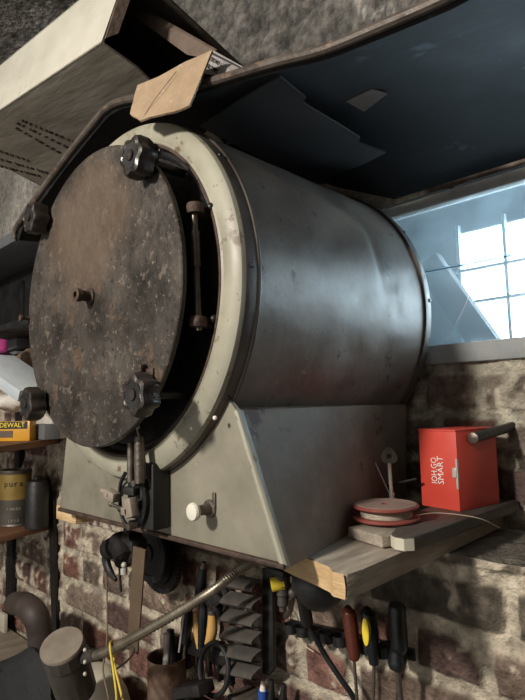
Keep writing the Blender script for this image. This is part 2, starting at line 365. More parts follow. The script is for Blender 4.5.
slab('trim_3', rng(NXL, 1.15, .03), rng(WY-.004, NY, .02), lambda u, v: (0, V((.12, .11, .10))), lambda u, v, h: (u, v, HZ), M['plaster'])
slab('trim_4', rng(WY-.004, NY, .02), rng(LZ, HZ, .02), lambda u, v: (0, V((.12, .11, .10))), lambda u, v, h: (NXL, u, v), M['plaster'])
slab('ceiling', rng(-1.75, 1.15, .03), rng(-1.6, WY+.03, .03), lambda u, v: (plfn(u, v)[0], plfn(u, v)[1]*2.2), lambda u, v, h: (u, v, .95-h), M['plaster'])
slab('wall_left', rng(-1.6, WY, .04), rng(-1.5, .95, .04), lambda u, v: (0, V((.13, .125, .115))), lambda u, v, h: (-1.75, u, v), M['plaster'])
slab('wall_right_unseen', rng(-1.6, NY, .04), rng(-1.5, .95, .04), lambda u, v: (0, V((.085, .078, .068))), lambda u, v, h: (1.15, u, v), M['plaster'])  # unseen wall, added dark to block fill light from the right
fb = MB(); fb.box((-.3, -.6, -1.51), (2.9, 2.0, .02)); setp(fb.build('floor', M['concrete']), kind='structure')
# window_1: frame, dusty pane, glazing joint
w = MB(); w.box(((WX0+WX1)/2, NY+.008, WZ0+.019), (WX1-WX0, .05, .038), bev=.003)
win = w.build('window_1', M['winframe'], loc=(.5, NY, WZ0)); setp(win, kind='structure')
w = MB(); w.box(((WX0+WX1)/2, NY+.02, WZ1-.012), (WX1-WX0, .03, .024), bev=.004); w.rough(.002, 20); w.build('head_rail', M['winpale'], win)
w = MB(); w.box((WX0+.012, NY+.02, (WZ0+WZ1)/2), (.024, .03, WZ1-WZ0-.06), bev=.004); w.build('side_rail', M['winpale'], win)
zj = .086
w = MB(); w.box(((WX0+WX1)/2, NY+.016, (WZ0+.03+zj+.006)/2), (WX1-WX0, .003, zj+.006-WZ0-.03)); w.build('lower_pane', M['glass'], win)
w = MB(); w.box(((WX0+WX1)/2, NY+.021, (WZ1-.01+zj)/2), (WX1-WX0, .003, WZ1-.01-zj)); w.build('upper_pane', M['glass'], win)
w = MB(); w.tube([(WX0+.02, NY+.012, zj+.003), (.4, NY+.012, zj+.001), (WX1-.02, NY+.012, zj+.002)], .0011, 6); w.build('glazing_joint', M['black'], win)
w = MB()
for i in range(5):
    x0 = .30+.12*i; w.tube([(x0, NY+.0135, -.06), (x0+.05, NY+.0135, .02), (x0+.04+.03*i, NY+.0135, .07)], .0004, 4)
w.build('cobweb', M['lettering'], win)
# light shaft behind the window with the outer, sky-lit window
OY = .95
ox = [P(463, 240, 'Y', OY).x, P(503, 240, 'Y', OY).x]
w = MB()
w.box((-.15, OY+.02, .1), (.66, .03, .9)); w.box((.75, OY+.02, .46), (1.16, .03, .40)); w.box((.75, OY+.02, -.22), (1.16, .03, .36))
w.box((-.02, (NY+OY)/2+.02, .1), (.02, OY-NY-.04, .9)); w.box((.5, (NY+OY)/2+.03, .55), (1.2, OY-NY-.05, .02)); w.box((.5, (NY+OY)/2+.03, -.2), (1.2, OY-NY-.05, .02))
w.box((1.2, (NY+OY)/2+.02, .1), (.02, OY-NY-.04, .9))
setp(w.build('wall_outer', M['outwall'], loc=(.4, OY, -.2)), kind='structure')
w = MB()
for k in range(7): w.box((.19+.119*k, OY, .11), (.008, .02, .34))
for z in (.155, .07, -.045): w.box((.75, OY, z), (1.14, .02, .008))
wo = w.build('window_2', M['pale'], loc=(.4, OY, -.05)); setp(wo, kind='structure')
w = MB(); w.box((.75, OY+.02, .11), (1.14, .004, .33)); w.build('daylit_panes', M['daylight'], wo)
t = MB(); a, b = P(428, 262, 'Y', .80), P(500, 365, 'Y', .80); d = (b-a).normalized(); t.box((a+b)/2+V((0, 0, 0)), ((b-a).length, .03, .062), (d, V((0, 1, 0)), d.cross(V((0, 1, 0))).normalized()))
setp(t.build('diagonal_brace', M['beam'], loc=b), 'dark diagonal timber brace seen dimly behind the dusty window pane', 'brace')

# ---------------------------------------------------------------- the drum oven
D = thing('drum_oven', (0, .3, -.384), 'large grey steel drum oven lying on its side with round dark lid', 'oven')
YA = (0, 1, 0); O = (0, 0, 0)
m = MB(); prof = [(.2954, .083)]+[(.2954, .083+(.547-.083)*i/60) for i in range(1, 60)]+[(.2954, .547), (.28, .552), (.0, .552)]
m.rev(O, YA, prof, 200, cap=False)
for v in m.bm.verts:                                      # dents near the back right
    if v.co.x < .1 or v.co.y > .54 or v.co.y < .09: continue
    k_ = 0
    for dy, dz, wy, wz, am in ((.395, .085, .012, .05, .0030), (.425, .03, .022, .012, .0032), (.41, .055, .035, .03, .0018), (.44, -.02, .015, .02, .0016), (.20, -.05, .05, .05, .0012), (.28, .14, .06, .03, .0012), (.33, -.1, .03, .015, .0012)):
        k_ += am*math.exp(-((v.co.y-dy)/wy)**2-((v.co.z-dz)/wz)**2)
    k_ += .0007*noise.noise(V((v.co.y*7, v.co.z*9, 1)))
    v.co.x *= 1-k_/.2954; v.co.z *= 1-k_/.2954
m.build('shell', M['drum'], D)
m = MB(); m.rev(O, YA, [(.285, .536), (.3005, .536), (.3015, .541), (.3005, .547), (.3005, .556), (.285, .556)], 128, closed_prof=True)
rh = m.build('rear_hoop', M['hoop'], D)
for k in range(12):
    a = 2*math.pi*k/12+.05
    m = MB(); c = V((math.cos(a)*.3005, .5515, math.sin(a)*.3005)); m.rev(c, (math.cos(a), 0, math.sin(a)), [(.0042, 0), (.0036, .0022), (.0, .003)], 10, cap=False); m.build('screw', M['black'], rh)
m = MB(); m.rev(O, YA, [(.28, .060), (.2950, .060), (.2962, .063), (.2962, .079), (.2985, .0805), (.2990, .083), (.2975, .0858), (.2955, .087), (.28, .087)], 128, closed_prof=True)
fh = m.build('front_hoop', M['hoop'], D)
for k in range(10):
    a = 2*math.pi*k/10+.02
    m = MB(); c = V((math.cos(a)*.2958, .070, math.sin(a)*.2958)); m.rev(c, (math.cos(a), 0, math.sin(a)), [(.0046, 0), (.004, .002), (.0, .003)], 10, cap=False); m.build('screw', M['black'], fh)
m = MB(); m.rev(O, YA, [(.2575, .075), (.2575, .0485), (.2605, .046), (.2635, .0475), (.2655, .0465), (.2850, .0490), (.2925, .0540), (.2950, .0610), (.2950, .066), (.27, .075)], 128, closed_prof=True)
m.build('front_ring', M['cream'], D)
m = MB(); m.rev(O, YA, [(.2530, .07), (.2530, .0500), (.2550, .0465), (.2585, .0465), (.2600, .050), (.26, .07)], 128, closed_prof=True)
m.build('gasket', M['rust'], D)
m = MB(); m.rev(O, YA, [(.256, .085), (.256, .060), (.246, .056), (.242, .058), (.240, .064), (.20, .066), (.0, .066)], 128, cap=False)
ip = m.build('inner_plate', M['black'], D)
m = MB(); m.rev(O, YA, [(.0, -.004), (.2385, -.004), (.2400, -.0025), (.2400, .004), (.236, .006), (.0, .006)], 128, cap=False)
lid = m.build('lid', M['lid'], D)
m = MB(); m.rev((0, -.004, 0), (0, -1, 0), [(.0135, 0), (.0135, .003), (.0085, .004), (.0085, .017), (.0105, .018), (.0105, .026), (.0055, .027), (.0055, .022), (.0, .022)], 28, cap=False)
m.build('hub_bolt', M['rust'], lid)
m = MB(); m.cyl((-.236, -.001, -.006), (-.236, -.022, -.006), .0038, n=12); m.rev((-.236, -.018, -.006), (0, -1, 0), [(.006, 0), (.006, .004), (0, .005)], 12, cap=False)
m.build('locating_pin', M['rust'], lid)
m = MB(); m.cyl((0, .006, 0), (0, .066, 0), .014); m.build('lid_spigot', M['black'], D)
for k, ang in enumerate((45, 135, 225, -43)):              # four star knobs round the rim
    a = math.radians(ang); c = V((math.cos(a)*.238, -.006, math.sin(a)*.238))
    m = MB(); rings = []; N = 48
    for r, y in ((.017, 0), (.0255, -.004), (.0275, -.010), (.0275, -.024), (.0255, -.030), (.020, -.032), (.018, -.030), (.008, -.0295), (.0075, -.033), (.0, -.0335)):
        q = []
        for i in range(N):
            t_ = 2*math.pi*i/N; lob = 1+(.11*math.cos(6*t_+k) if r > .019 else 0)
            q.append(c+V((math.cos(t_)*r*lob, y, math.sin(t_)*r*lob)))
        rings.append(q)
    m.loft(rings, cap=False)
    kb = m.build('clamp_knob', M['knob'], D)
    m = MB(); m.cyl(c+V((0, .002, 0)), c+V((0, .062, 0)), .0065, n=14); m.build('knob_stud', M['black'], kb)
    m = MB(); m.rev(c, (0, -1, 0), [(.0085, .0296), (.018, .0304), (.0185, .0312), (.0085, .0306)], 28, closed_prof=True); m.build('knob_face', M['nearblack'], kb)
    if k == 3:
        m = MB(); m.box(c+V((-.012, .002, .030)), (.030, .006, .012), bev=.001); m.box(c+V((-.018, -.004, .037)), (.009, .010, .010), bev=.001); m.build('knob_lug', M['rust'], kb)
    else:
        m = MB(); rad = V((math.cos(a), 0, math.sin(a))); tan = V((-math.sin(a), 0, math.cos(a)))
        m.box(c+V((0, .004, 0)), (.05, .006, .022), (rad, V((0, 1, 0)), tan), bev=.0015); m.build('knob_lug', M['black'], kb)
# hinge rod between two lugs on the right
m = MB(); m.cyl((.224, .030, .098), (.231, .030, -.078), .0048, n=14); m.cyl((.2255, .030, .06), (.2275, .030, .01), .0066, n=14)
hr = m.build('hinge_rod', M['dullsteel'], D)
for z in (.092, -.066):
    m = MB(); cx = .2285-.02*z
    m.rev((cx, .030, z-.007), (0, 0, 1), [(.004, 0), (.0115, 0), (.0125, .003), (.0125, .011), (.0115, .014), (.004, .014)], 24, closed_prof=True)
    m.box((cx-.004, .048, z), (.016, .040, .012), bev=.002); m.build('hinge_lug', M['rust'], hr)
    m = MB(); m.cyl((cx+.012, .050, z+.004), (cx+.012, .062, z+.004), .006, n=12); m.sphere((cx+.012, .048, z+.004), .006); m.build('lug_bolt', M['black'], hr)
# cradle: front panel, sloped side panels
def arcpts(r, a0, a1, n, y):
    return [(math.cos(math.radians(a0+(a1-a0)*i/n))*r, y, math.sin(math.radians(a0+(a1-a0)*i/n))*r) for i in range(n+1)]
ZB = -.378
m = MB(); pts = [(-.262, .073, ZB), (.338, .073, ZB), (.256, .073, -.186), (.236, .073, -.168)]+arcpts(.286, -38, -142, 30, .073)+[(-.226, .073, -.185)]
m.prism(pts, (0, .008, 0)); m.build('front_panel', M['cradle'], D)
m = MB(); m.tube([(.336, .074, ZB+.003), (.256, .074, -.187)], .0055, 10, 1)
m.prism([(.332, .0695, ZB), (.341, .0695, ZB), (.261, .0695, -.186), (.252, .0695, -.186)], (0, .012, 0), bev=.002); m.build('corner_trim', M['cream'], D)
m = MB(); m.box((.04, .071, ZB+.003), (.60, .007, .007), bev=.002); m.build('bottom_flange', M['rust'], D)
for sg, nm in ((1, 'right'), (-1, 'left')):
    m = MB(); xt, xb = (.256, .338) if sg > 0 else (-.226, -.262)
    th = .006*sg
    yb, yt = (.226, .236) if sg > 0 else (-.252, -.226)
    sec = lambda b_, t__, y: [(b_, y, ZB), (t__, y, -.186), (t__-.03*sg, y, -.182), (t__-.03*sg, y, -.19), (t__-th, y, -.192), (b_-th, y, ZB)]
    m.loft([[V(p_).lerp(V(q_), i/24) for p_, q_ in zip(sec(xb, xt, .08), sec(yb, yt, .555))] for i in range(25)])
    bmesh.ops.subdivide_edges(m.bm, edges=[e_ for e_ in m.bm.edges if abs(e_.verts[0].co.y-e_.verts[1].co.y) < 1e-5 and e_.calc_length() > .1], cuts=10, use_grid_fill=True)
    m.build('side_panel', M['cradle_side'], D)
m = MB(); m.box((-.013, .55, -.33), (.47, .006, .09)); m.build('rear_panel', M['cradle_side'], D)
# ivory pull knob on the front panel
kx, kz = .199, -.322
m = MB(); m.rev((kx, .073, kz), (0, -1, 0), [(.0, .0), (.0125, .0), (.0125, .003), (.008, .004), (.0065, .026), (.0, .027)], 24, cap=False); pk = m.build('pull_stem', M['dullsteel'], D)
m = MB(); m.rev((kx, .073, kz), (0, -1, 0), [(.0, .024), (.008, .024), (.0118, .027), (.0125, .031), (.011, .034), (.006, .0352), (.0, .0352)], 28, cap=False); m.build('pull_button', M['white'], pk)
m = MB(); m.box((kx+.010, .0715, kz+.012), (.006, .003, .022), bev=.001); m.build('pull_bracket', M['dullsteel'], pk)
# small rivets
for q in ((192, 428), (215, 418)):
    p_ = P(*q, 'Y', .05); m = MB(); m.sphere((p_.x, .050, p_.z), .0032, n=10); m.build('rivet', M['lettering'], D)
# switch unit with two steel tubes hanging at the front
S0 = P(127, 503, 'Y', .045)
m = MB(); m.box((.088, .057, -.312), (.036, .032, .098), bev=.003); sw = m.build('switch_unit', M['nearblack'], D)
m = MB(); m.cyl((.094, .026, -.222), (.094, .026, -.290), .0078, n=20); m.build('tube', M['dullsteel'], sw)
m = MB(); m.cyl((.073, .024, -.232), (.073, .024, -.290), .0052, n=16); m.build('tube', M['dullsteel'], sw)
m = MB(); m.cyl((.060, .028, -.250), (.060, .028, -.290), .0022, n=10); m.tube([(.060, .028, -.29), (.045, .028, -.30), (.040, .03, -.315)], .0016, 6); m.build('rod', M['black'], sw)
m = MB(); m.tube([(.088, .03, -.20), (.092, .026, -.205), (.091, .024, -.213), (.094, .026, -.224)], .0014, 6); m.sphere((.0915, .024, -.208), .004); m.build('hook', M['steel'], sw)
# curved housing ring
cc = V((.062, .034, -.318)); m = MB()
out = [cc+V((math.cos(t_)*.036, 0, math.sin(t_)*.044)) for t_ in [math.radians(-115+ (230)*i/20) for i in range(21)]]
inn = [cc+V((math.cos(t_)*.027, 0, math.sin(t_)*.036)) for t_ in [math.radians(115-(230)*i/20) for i in range(21)]]
m.prism(out+inn, (0, .018, 0), bev=.0012); m.build('housing_ring', M['black'], sw)
m = MB(); m.tube([cc+V((-.02, 0, .038)), cc+V((-.034, 0, .02)), cc+V((-.036, 0, -.006)), cc+V((-.028, 0, -.032)), cc+V((-.006, 0, -.046))], .003, 8); m.build('wire_loop', M['black'], sw)
m = MB(); m.box(cc+V((-.004, .012, 0)), (.040, .012, .062), bev=.002); m.box(cc+V((-.004, 0, .012)), (.03, .012, .012), bev=.002); m.cyl(cc+V((-.03, -.004, -.018)), cc+V((.02, -.004, -.014)), .004); m.build('contact_block', M['nearblack'], sw)
m = MB(); m.box(cc+V((-.043, -.010, .003)), (.030, .014, .015), (V((.97, 0, -.2)), V((0, 1, 0)), V((.2, 0, .97))), bev=.002); m.cyl(cc+V((-.060, -.010, .006)), cc+V((-.072, -.010, .008)), .0045, n=10); m.cyl(cc+V((-.046, -.018, .004)), cc+V((-.046, -.015, .004)), .003, n=8); m.build('terminal', M['lampcap'], sw)
m = MB(); m.box(cc+V((.012, -.010, -.010)), (.020, .014, .028), (V((.95, 0, .3)), V((0, 1, 0)), V((-.3, 0, .95))), bev=.002); m.box(cc+V((.002, -.012, -.016)), (.018, .010, .012), bev=.002); m.build('terminal', M['lampcap'], sw)
m = MB(); m.cyl(cc+V((-.052, -.006, -.012)), cc+V((-.018, -.006, -.016)), .003, n=8); m.sphere(cc+V((-.052, -.006, -.012)), .0045); m.build('screw', M['dullsteel'], sw)
for qa, qb in (((.016, -.004, -.036), (.016, -.018, -.036)), ((.02, -.002, .026), (.02, -.012, .026))):
    m = MB(); m.cyl(cc+V(qa), cc+V(qb), .005, n=8); m.build('screw', M['dullsteel'], sw)

# ---------------------------------------------------------------- supports under the oven
m = MB(); m.box((-.05, .24, ZB-.0155), (.40, .11, .029), bev=.002); m.build('cross_plank', M['wood'], loc=(0, .24, ZB-.03))
o = bpy.data.objects['cross_plank']; setp(o, 'sawn plank lying on the wall brackets underneath the oven cradle', 'plank')
m = MB(); m.box((-.292, .19, ZB-.0155), (.086, .18, .029), bev=.002); setp(m.build('wood_block', M['wood'], loc=(-.292, .19, ZB-.03)), 'small pale wooden block sticking out at the lower left corner of the cradle', 'block')
m = MB(); m.box((-.258, .305, ZB-.046), (.016, .16, .03), bev=.002); setp(m.build('wall_bracket', M['black'], loc=(-.258, .305, ZB-.06)), 'dark steel bar bracket under the pale block at the left', 'bracket', 'steel brackets under the oven')
for x, lab in ((-.15, 'dark steel bar bracket under the middle of the oven'), (.17, 'dark steel bar bracket under the right half of the oven')):
    m = MB(); m.box((x, .30, ZB-.046), (.03, .17, .03), bev=.002); setp(m.build('wall_bracket', M['black'], loc=(x, .30, ZB-.06)), lab, 'bracket', 'steel brackets under the oven')
# side plank with a broken pine end, offcut, dark board
m = MB(); top = [P(296, 554, 'Z', ZB), P(318, 564, 'Z', ZB), P(334, 572, 'Z', ZB), P(345, 574, 'Z', ZB)]
e = [(.262, .150), (.300, .137), (.345, .126), (.372, .118), (.385, .108), (.402, .107), (.404, .14), (.402, .38), (.398, .596), (.262, .596)]
m.prism([(x, y, ZB-.031) for x, y in e], (0, 0, .030), bev=.0012)
for v in m.bm.verts:
    if v.co.y < .2: v.co += noise.noise_vector(v.co*60)*.0035
sp = m.build('side_plank', M['woodgrey'], loc=(.34, .35, ZB-.031)); setp(sp, 'pale pine board with splintered front end lying right of the oven cradle', 'board')
m = MB(); fp = [(.262, .149), (.300, .136), (.345, .125), (.372, .117), (.385, .107), (.402, .106)]
q = [[V((x, y-.0012, ZB-.031)) for x, y in fp], [V((x, y-.0012, ZB-.0015)) for x, y in fp]]
m.loft(q, cap=False, closed=False); m.rough(.0012, 70, 3); m.build('splintered_end', M['wood'], sp)
m = MB(); m.box((.350, .262, ZB+.0085), (.074, .055, .016), (V((.96, -.28, 0)), V((.28, .96, 0)), V((0, 0, 1))), bev=.002); m.rough(.001, 40)
setp(m.build('wood_offcut', M['woodgrey'], loc=(.35, .262, ZB)), 'small pale wooden offcut propped under the front of the wire spool', 'wood block')
m = MB(); e = [(.384, .238), (.397, .228), (.412, .226), (.420, .238), (.424, .42), (.430, .59), (.325, .59), (.340, .36)]
m.prism([(x, y, ZB+.0005) for x, y in e], (0, 0, .0185), bev=.003); db = m.build('dark_board', M['wooddark'], loc=(.38, .42, ZB)); setp(db, 'dirty dark board with rounded pale front end under spool and red box', 'board')
m = MB(); q = [(.3845, .2365), (.3975, .2265), (.412, .2245), (.4205, .2365)]
m.loft([[V((x, y, ZB+.002)) for x, y in q], [V((x, y, ZB+.0175)) for x, y in q]], cap=False, closed=False); m.rough(.0006, 60, 2); m.build('pale_end', M['canister'], db)
TB = ZB+.019
# spool
sc = P(386, 515, 'X', .333); sc.z = TB
sp = thing('wire_spool', sc, 'dusty pale red spool of thin wire lying flat on the boards', 'spool')
m = MB(); m.rev(sc, (0, 0, 1), [(.0, .001), (.049, .001), (.0505, .0025), (.0505, .0045), (.049, .006), (.0, .006)], 56, cap=False); m.build('bottom_flange', M['spoolrim'], sp)
m = MB(); m.rev(sc, (0, 0, 1), [(.006, .0185), (.0485, .0185), (.050, .020), (.050, .0222), (.0485, .0235), (.006, .0235)], 56, closed_prof=True); tf = m.build('top_flange', M['spoolrim'], sp)
m = MB(); m.rev(sc, (0, 0, 1), [(.007, .0236), (.0465, .0236), (.0465, .0243), (.007, .0243)], 56, closed_prof=True); m.build('paper_label', M['spoolred'], tf)
m = MB(); m.rev(sc, (0, 0, 1), [(.0065, .005)]+[(.0385+.0006*(i % 2), .006+.0125*i/20) for i in range(21)]+[(.0065, .020)], 56, closed_prof=True); m.build('winding', M['thread'], sp)
m = MB(); p0 = sc+V((.049, .005, .012)); m.tube([p0, P(440, 513, 'Z', TB+.012), P(478, 518, 'Z', TB+.006), P(500, 528, 'Y', .42)], .0007, 5); m.build('loose_wire', M['beige'], sp)
# black block with the key upright
kc = P(392, 500, 'X', .288); kc = V((kc.x, kc.y, TB))
m = MB(); m.box(kc+V((.004, .003, .006)), (.052, .03, .012), bev=.002); setp(m.build('black_block', M['nearblack'], loc=kc), 'small flat black block behind the wire spool carrying an upright key', 'block')
kt = thing('key', kc+V((0, 0, .012)), 'old steel key standing upright bow up behind the wire spool', 'key')
k0 = kc+V((0, 0, .012)); ux = V((.86, .51, 0))
m = MB(); m.cyl(k0, k0+V((-.002, 0, .062)), .0032, n=12); m.cyl(k0, k0+V((0, 0, .012)), .005, n=12); m.build('shank', M['steel'], kt)
m = MB(); bc = k0+V((-.002, 0, .074)); N = 40; ax2 = ux.cross(V((0, 0, 1)))
R = lambda t_: .0135*(1+.10*math.cos(3*t_+1.57))
oo = [[bc+(ux*math.cos(t_)+V((0, 0, 1))*math.sin(t_))*r_+ax2*y_ for t_ in [2*math.pi*i/N for i in range(N)] for r_ in [rf(t_)]] for rf, y_ in ((R, -.0015), (R, .0015), (lambda t_: .0045, .0015), (lambda t_: .0045, -.0015), (R, -.0015))]
m.loft(oo, cap=False); m.build('bow', M['dullsteel'], kt)
m = MB(); a = P(391, 497, 'Y', kc.y+.01); m.tube([a, P(380, 473, 'Y', kc.y+.01), P(368, 447, 'Y', kc.y+.012)], .0011, 6)
m.sphere(P(368, 447, 'Y', kc.y+.012), .002, n=8); setp(m.build('needle', M['steel'], loc=a), 'thin steel needle leaning left beside the upright key', 'needle')
m = MB(); m.cyl(P(386, 486, 'Y', kc.y+.02), P(416, 479, 'Y', kc.y+.02), .0024, n=8); m.cyl(P(386, 486, 'Y', kc.y+.02), kc+V((.0, .02, .006)), .002, n=8); setp(m.build('bent_rod', M['black'], loc=kc+V((0, .02, 0))), 'thin black bent rod behind the key reaching towards the red box', 'rod')
# red box
mid = V((.394, .432, TB)); lf = V((-.98, .19, 0)).normalized(); rt = V((.19, .98, 0)).normalized()
Rw = .112; HB = .128
rb = thing('red_box', mid, 'glossy red cardboard box with white lettering standing against the brick wall', 'box')
Lw = .076
m = MB(); m.prism([mid, mid+rt*Rw, mid+rt*Rw+lf*Lw, mid+lf*Lw], (0, 0, HB), bev=.0012); m.build('body', M['red'], rb)
m = MB(); s1 = .0006; nrm = -rt*s1
m.prism([mid+(lf*.0)-rt*.0008+V((0, 0, HB-.0006)), mid+rt*(Rw+.001)+V((0, 0, HB-.0006)), mid+rt*(Rw+.001)+lf*(Lw+.001)+V((0, 0, HB-.0006)), mid-rt*.0008+lf*(Lw+.001)+V((0, 0, HB-.0006))], (0, 0, .0035), bev=.0008); m.build('lid', M['red'], rb)
nl = lf.cross(V((0, 0, 1))).normalized(); nl = nl if nl.y < 0 else -nl
up = V((0, 0, 1))
text('lettering', 'SMART', .017, mid+lf*.027+up*.040+nl*.0012, up, lf, M['lettering'], rb, sx=.88)
text('lettering', 'IOH.GO', .017, mid+lf*.040+up*.040+nl*.0012, up, lf, M['lettering'], rb, sx=.72)
m = MB(); m.box(mid+up*.060+nl*.001, (.0035, .0035, .048), (rt, rt.cross(up), up)); m.box(mid+up*.062+nl*.003+lf*.004, (.008, .003, .016), (lf, nl, up), bev=.001); m.build('metal_clasp', M['steel'], rb)
# iron peg in the wall
m = MB(); a, b = P(514, 426, 'Y', .603), P(473, 438, 'Y', .455); m.cyl(a, b, .0085, n=16); pg = m.build('wall_peg', M['black'], loc=a); setp(pg, 'thick dark iron peg sticking out of the brick wall above the red box', 'peg')
m = MB(); d = (b-a).normalized(); m.rev(b, d, [(.0092, -.002), (.0092, .001), (.006, .0025), (0, .0025)], 16, cap=False); m.build('peg_end', M['dullsteel'], pg)

# ---------------------------------------------------------------- sheet-metal hood
fr = [tuple(P(x, y, 'Y', .05)) for x, y in ((15, 240), (20, 224), (62, 165), (98, 120), (106, 111), (118, 104), (140, 99), (200, 87), (274, 65), (324, 52), (386, 27), (448, 0), (510, -34))]
bk = [(p_[0], .585, (p_[2]+.02 if p_[0] < .0 else max(.252, .36-.55*p_[0]))) for p_ in fr]
def hoodpt(i, t_, lin=False):
    a, b = V(fr[i]), V(bk[i]); p_ = a.lerp(b, t_); p_.z += (.012 if lin else .045)*math.sin(math.pi*t_)*(1 if fr[i][0] > 0 else .3)
    return p_
def hoodz(x, y, lin=False):
    t_ = (y-.05)/.535
    for i in range(len(fr)-1):
        a, b = hoodpt(i, t_, lin), hoodpt(i+1, t_, lin)
        if a.x <= x <= b.x: return a.z+(b.z-a.z)*(x-a.x)/max(1e-6, b.x-a.x)
    return .2
H = thing('sheet_hood', (0, .3, .35), 'large curved black sheet metal hood hanging over the drum oven', 'hood')
m = MB(); n = len(fr); T = 14
for dz in (0,):
    g = [[m.bm.verts.new(hoodpt(i, k/T)) for k in range(T+1)] for i in range(n)]
    for i in range(n-1):
        for k in range(T): m.bm.faces.new((g[i][k], g[i+1][k], g[i+1][k+1], g[i][k+1]))
bmesh.ops.solidify(m.bm, geom=m.bm.faces[:], thickness=-.0025)
m.build('sheet', M['hood'], H, ang=60)
m = MB(); rp = [V(p_)+V((0, -.002, 0)) for p_ in fr]
m.tube([p_+V((0, 0, .002)) for p_ in rp], .0065, 10, 5); m.build('rolled_rim', M['hoodrim'], H)
m = MB(); fl = [V(p_) for p_ in fr]
q0 = [p_+V((0, .001, -.002)) for p_ in fl]; q1 = [p_+V((.001, .006, -.007)) for p_ in fl]
m.loft([q0, q1], cap=False, closed=False); bmesh.ops.solidify(m.bm, geom=m.bm.faces[:], thickness=.002); m.build('front_flange', M['hood'], H)
def onhood(x, y, off, lin=False):
    lo, hi = .05, .585
    for k in range(60):
        Y = lo+(hi-lo)*k/59; p_ = P(x, y, 'Y', Y)
        if p_.z >= hoodz(p_.x, Y, lin)-off: return p_
    return P(x, y, 'Y', .3)
m = MB(); pp = [onhood(x, y, .003) for x, y in ((346, 101), (372, 88), (388, 93), (364, 111))]; m.prism(pp, (0, 0, -.0012)); m.build('brown_patch', M['patch'], H)
m = MB(); pq = [onhood(200, 127, .006, True), onhood(280, 77, .006, True), onhood(386, 153, .006, True)]; pn = (pq[1]-pq[0]).cross(pq[2]-pq[0])
onpl = lambda x, y: CAM+(P(x, y, 'Y', 1)-CAM)*((pq[0]-CAM).dot(pn)/(P(x, y, 'Y', 1)-CAM).dot(pn))
pts = [onpl(x, y) for x, y in ((200, 127), (240, 100), (280, 77), (306, 98), (303, 103), (312, 109), (338, 124), (360, 138), (359, 143), (366, 146), (386, 153), (352, 170), (318, 187), (255, 155))]
m.prism(pts, (0, 0, .003)); setp(m.build('notched_plate', M['plate'], loc=pts[-1]), 'flat dark grey plate with notched edge tucked under the black hood', 'plate')

# ---------------------------------------------------------------- big cardboard box on the hood, scraps
bx = thing('cardboard_box', (-.2, .15, .40), 'large cream cardboard box with printed streaky darker underside lying on the hood', 'box')
kx_, ky_ = -.145, -.235
def bz(x, y, up_=0): return .4235+kx_*(x-.034)+ky_*y
e1 = V((1, 0, kx_)).normalized(); nrm = V((-kx_, -ky_, 1)).normalized(); e2 = nrm.cross(e1).normalized()
A0 = V((.021, 0, bz(.021, 0))); LB, DB, HB2 = .78, .31, .165; tk = .004
def bp(a, b, c): return A0-e1*a+e2*b+nrm*c
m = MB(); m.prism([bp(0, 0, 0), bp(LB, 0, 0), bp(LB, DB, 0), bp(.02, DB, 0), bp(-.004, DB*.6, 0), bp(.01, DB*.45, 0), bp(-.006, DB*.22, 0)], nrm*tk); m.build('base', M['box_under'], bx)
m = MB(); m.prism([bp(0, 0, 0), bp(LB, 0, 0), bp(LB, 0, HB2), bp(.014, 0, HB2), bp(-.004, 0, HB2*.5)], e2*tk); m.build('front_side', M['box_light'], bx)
m = MB(); m.prism([bp(0, DB, 0), bp(LB, DB, 0), bp(LB, DB, HB2), bp(0, DB, HB2)], -e2*tk); m.prism([bp(0, 0, HB2), bp(LB, 0, HB2), bp(LB, DB, HB2), bp(0, DB, HB2)], -nrm*tk); m.prism([bp(LB, 0, 0), bp(LB, DB, 0), bp(LB, DB, HB2), bp(LB, 0, HB2)], e1*tk); m.build('top_and_back', M['wooddark'], bx)  # dark board colour stands in for the shade inside the open box
m = MB(); m.prism([bp(-.002, .002, .01), bp(-.002, .002, HB2), bp(-.006, .022, HB2-.01), bp(-.007, .018, .03)], e1*.003); m.rough(.002, 30); m.build('front_flap', M['patch'], bx)
a, b = P(108, -2, 'Y', .10), P(187, 55, 'Y', .13)
# upper flap hanging out at the open end
m = MB(); dn = (b-a).normalized(); hh = V((0, .6, .8))
m.prism([a, b, P(203, 58, 'Y', .135), P(215, 51, 'Y', .14), P(117, -5, 'Y', .115)], V((.003, .004, .003)), bev=.001); m.build('long_flap', M['patch'], bx)
# printed lines: rows of dark bars like worn stencilled text, on the underside
rows = [(22, 119, 75, 141), (18, 122, 72, 148), (17, 127, 66, 155)]
m = MB(); rr = random.Random(3)
def under(x, y):
    for k in range(400):
        Y = -.05+.5*k/400; p_ = P(x, y, 'Y', Y)
        if p_.z >= bz(p_.x, Y)-.0006: return p_
    return P(x, y, 'Y', .2)
def words(x0, y0, x1, y1, hgt, n):
    t_ = 0
    while t_ < 1:
        w_ = rr.uniform(.035, .085); a_ = under(x0+(x1-x0)*t_, y0+(y1-y0)*t_); t2 = min(1, t_+w_); b_ = under(x0+(x1-x0)*t2, y0+(y1-y0)*t2)
        dd = (b_-a_); s_ = nrm.cross(dd).normalized()*hgt*2
        m.prism([a_, b_, b_+s_, a_+s_], -nrm*.0006); t_ = t2+(.028 if rr.random() < .7 else .05)
for r_ in rows: words(*r_, .007, 9)
for r_ in ((0, 150, 30, 160), (0, 158, 48, 172), (0, 165, 40, 175)): words(*r_, .008, 7)
m.build('lettering', M['print'], bx)
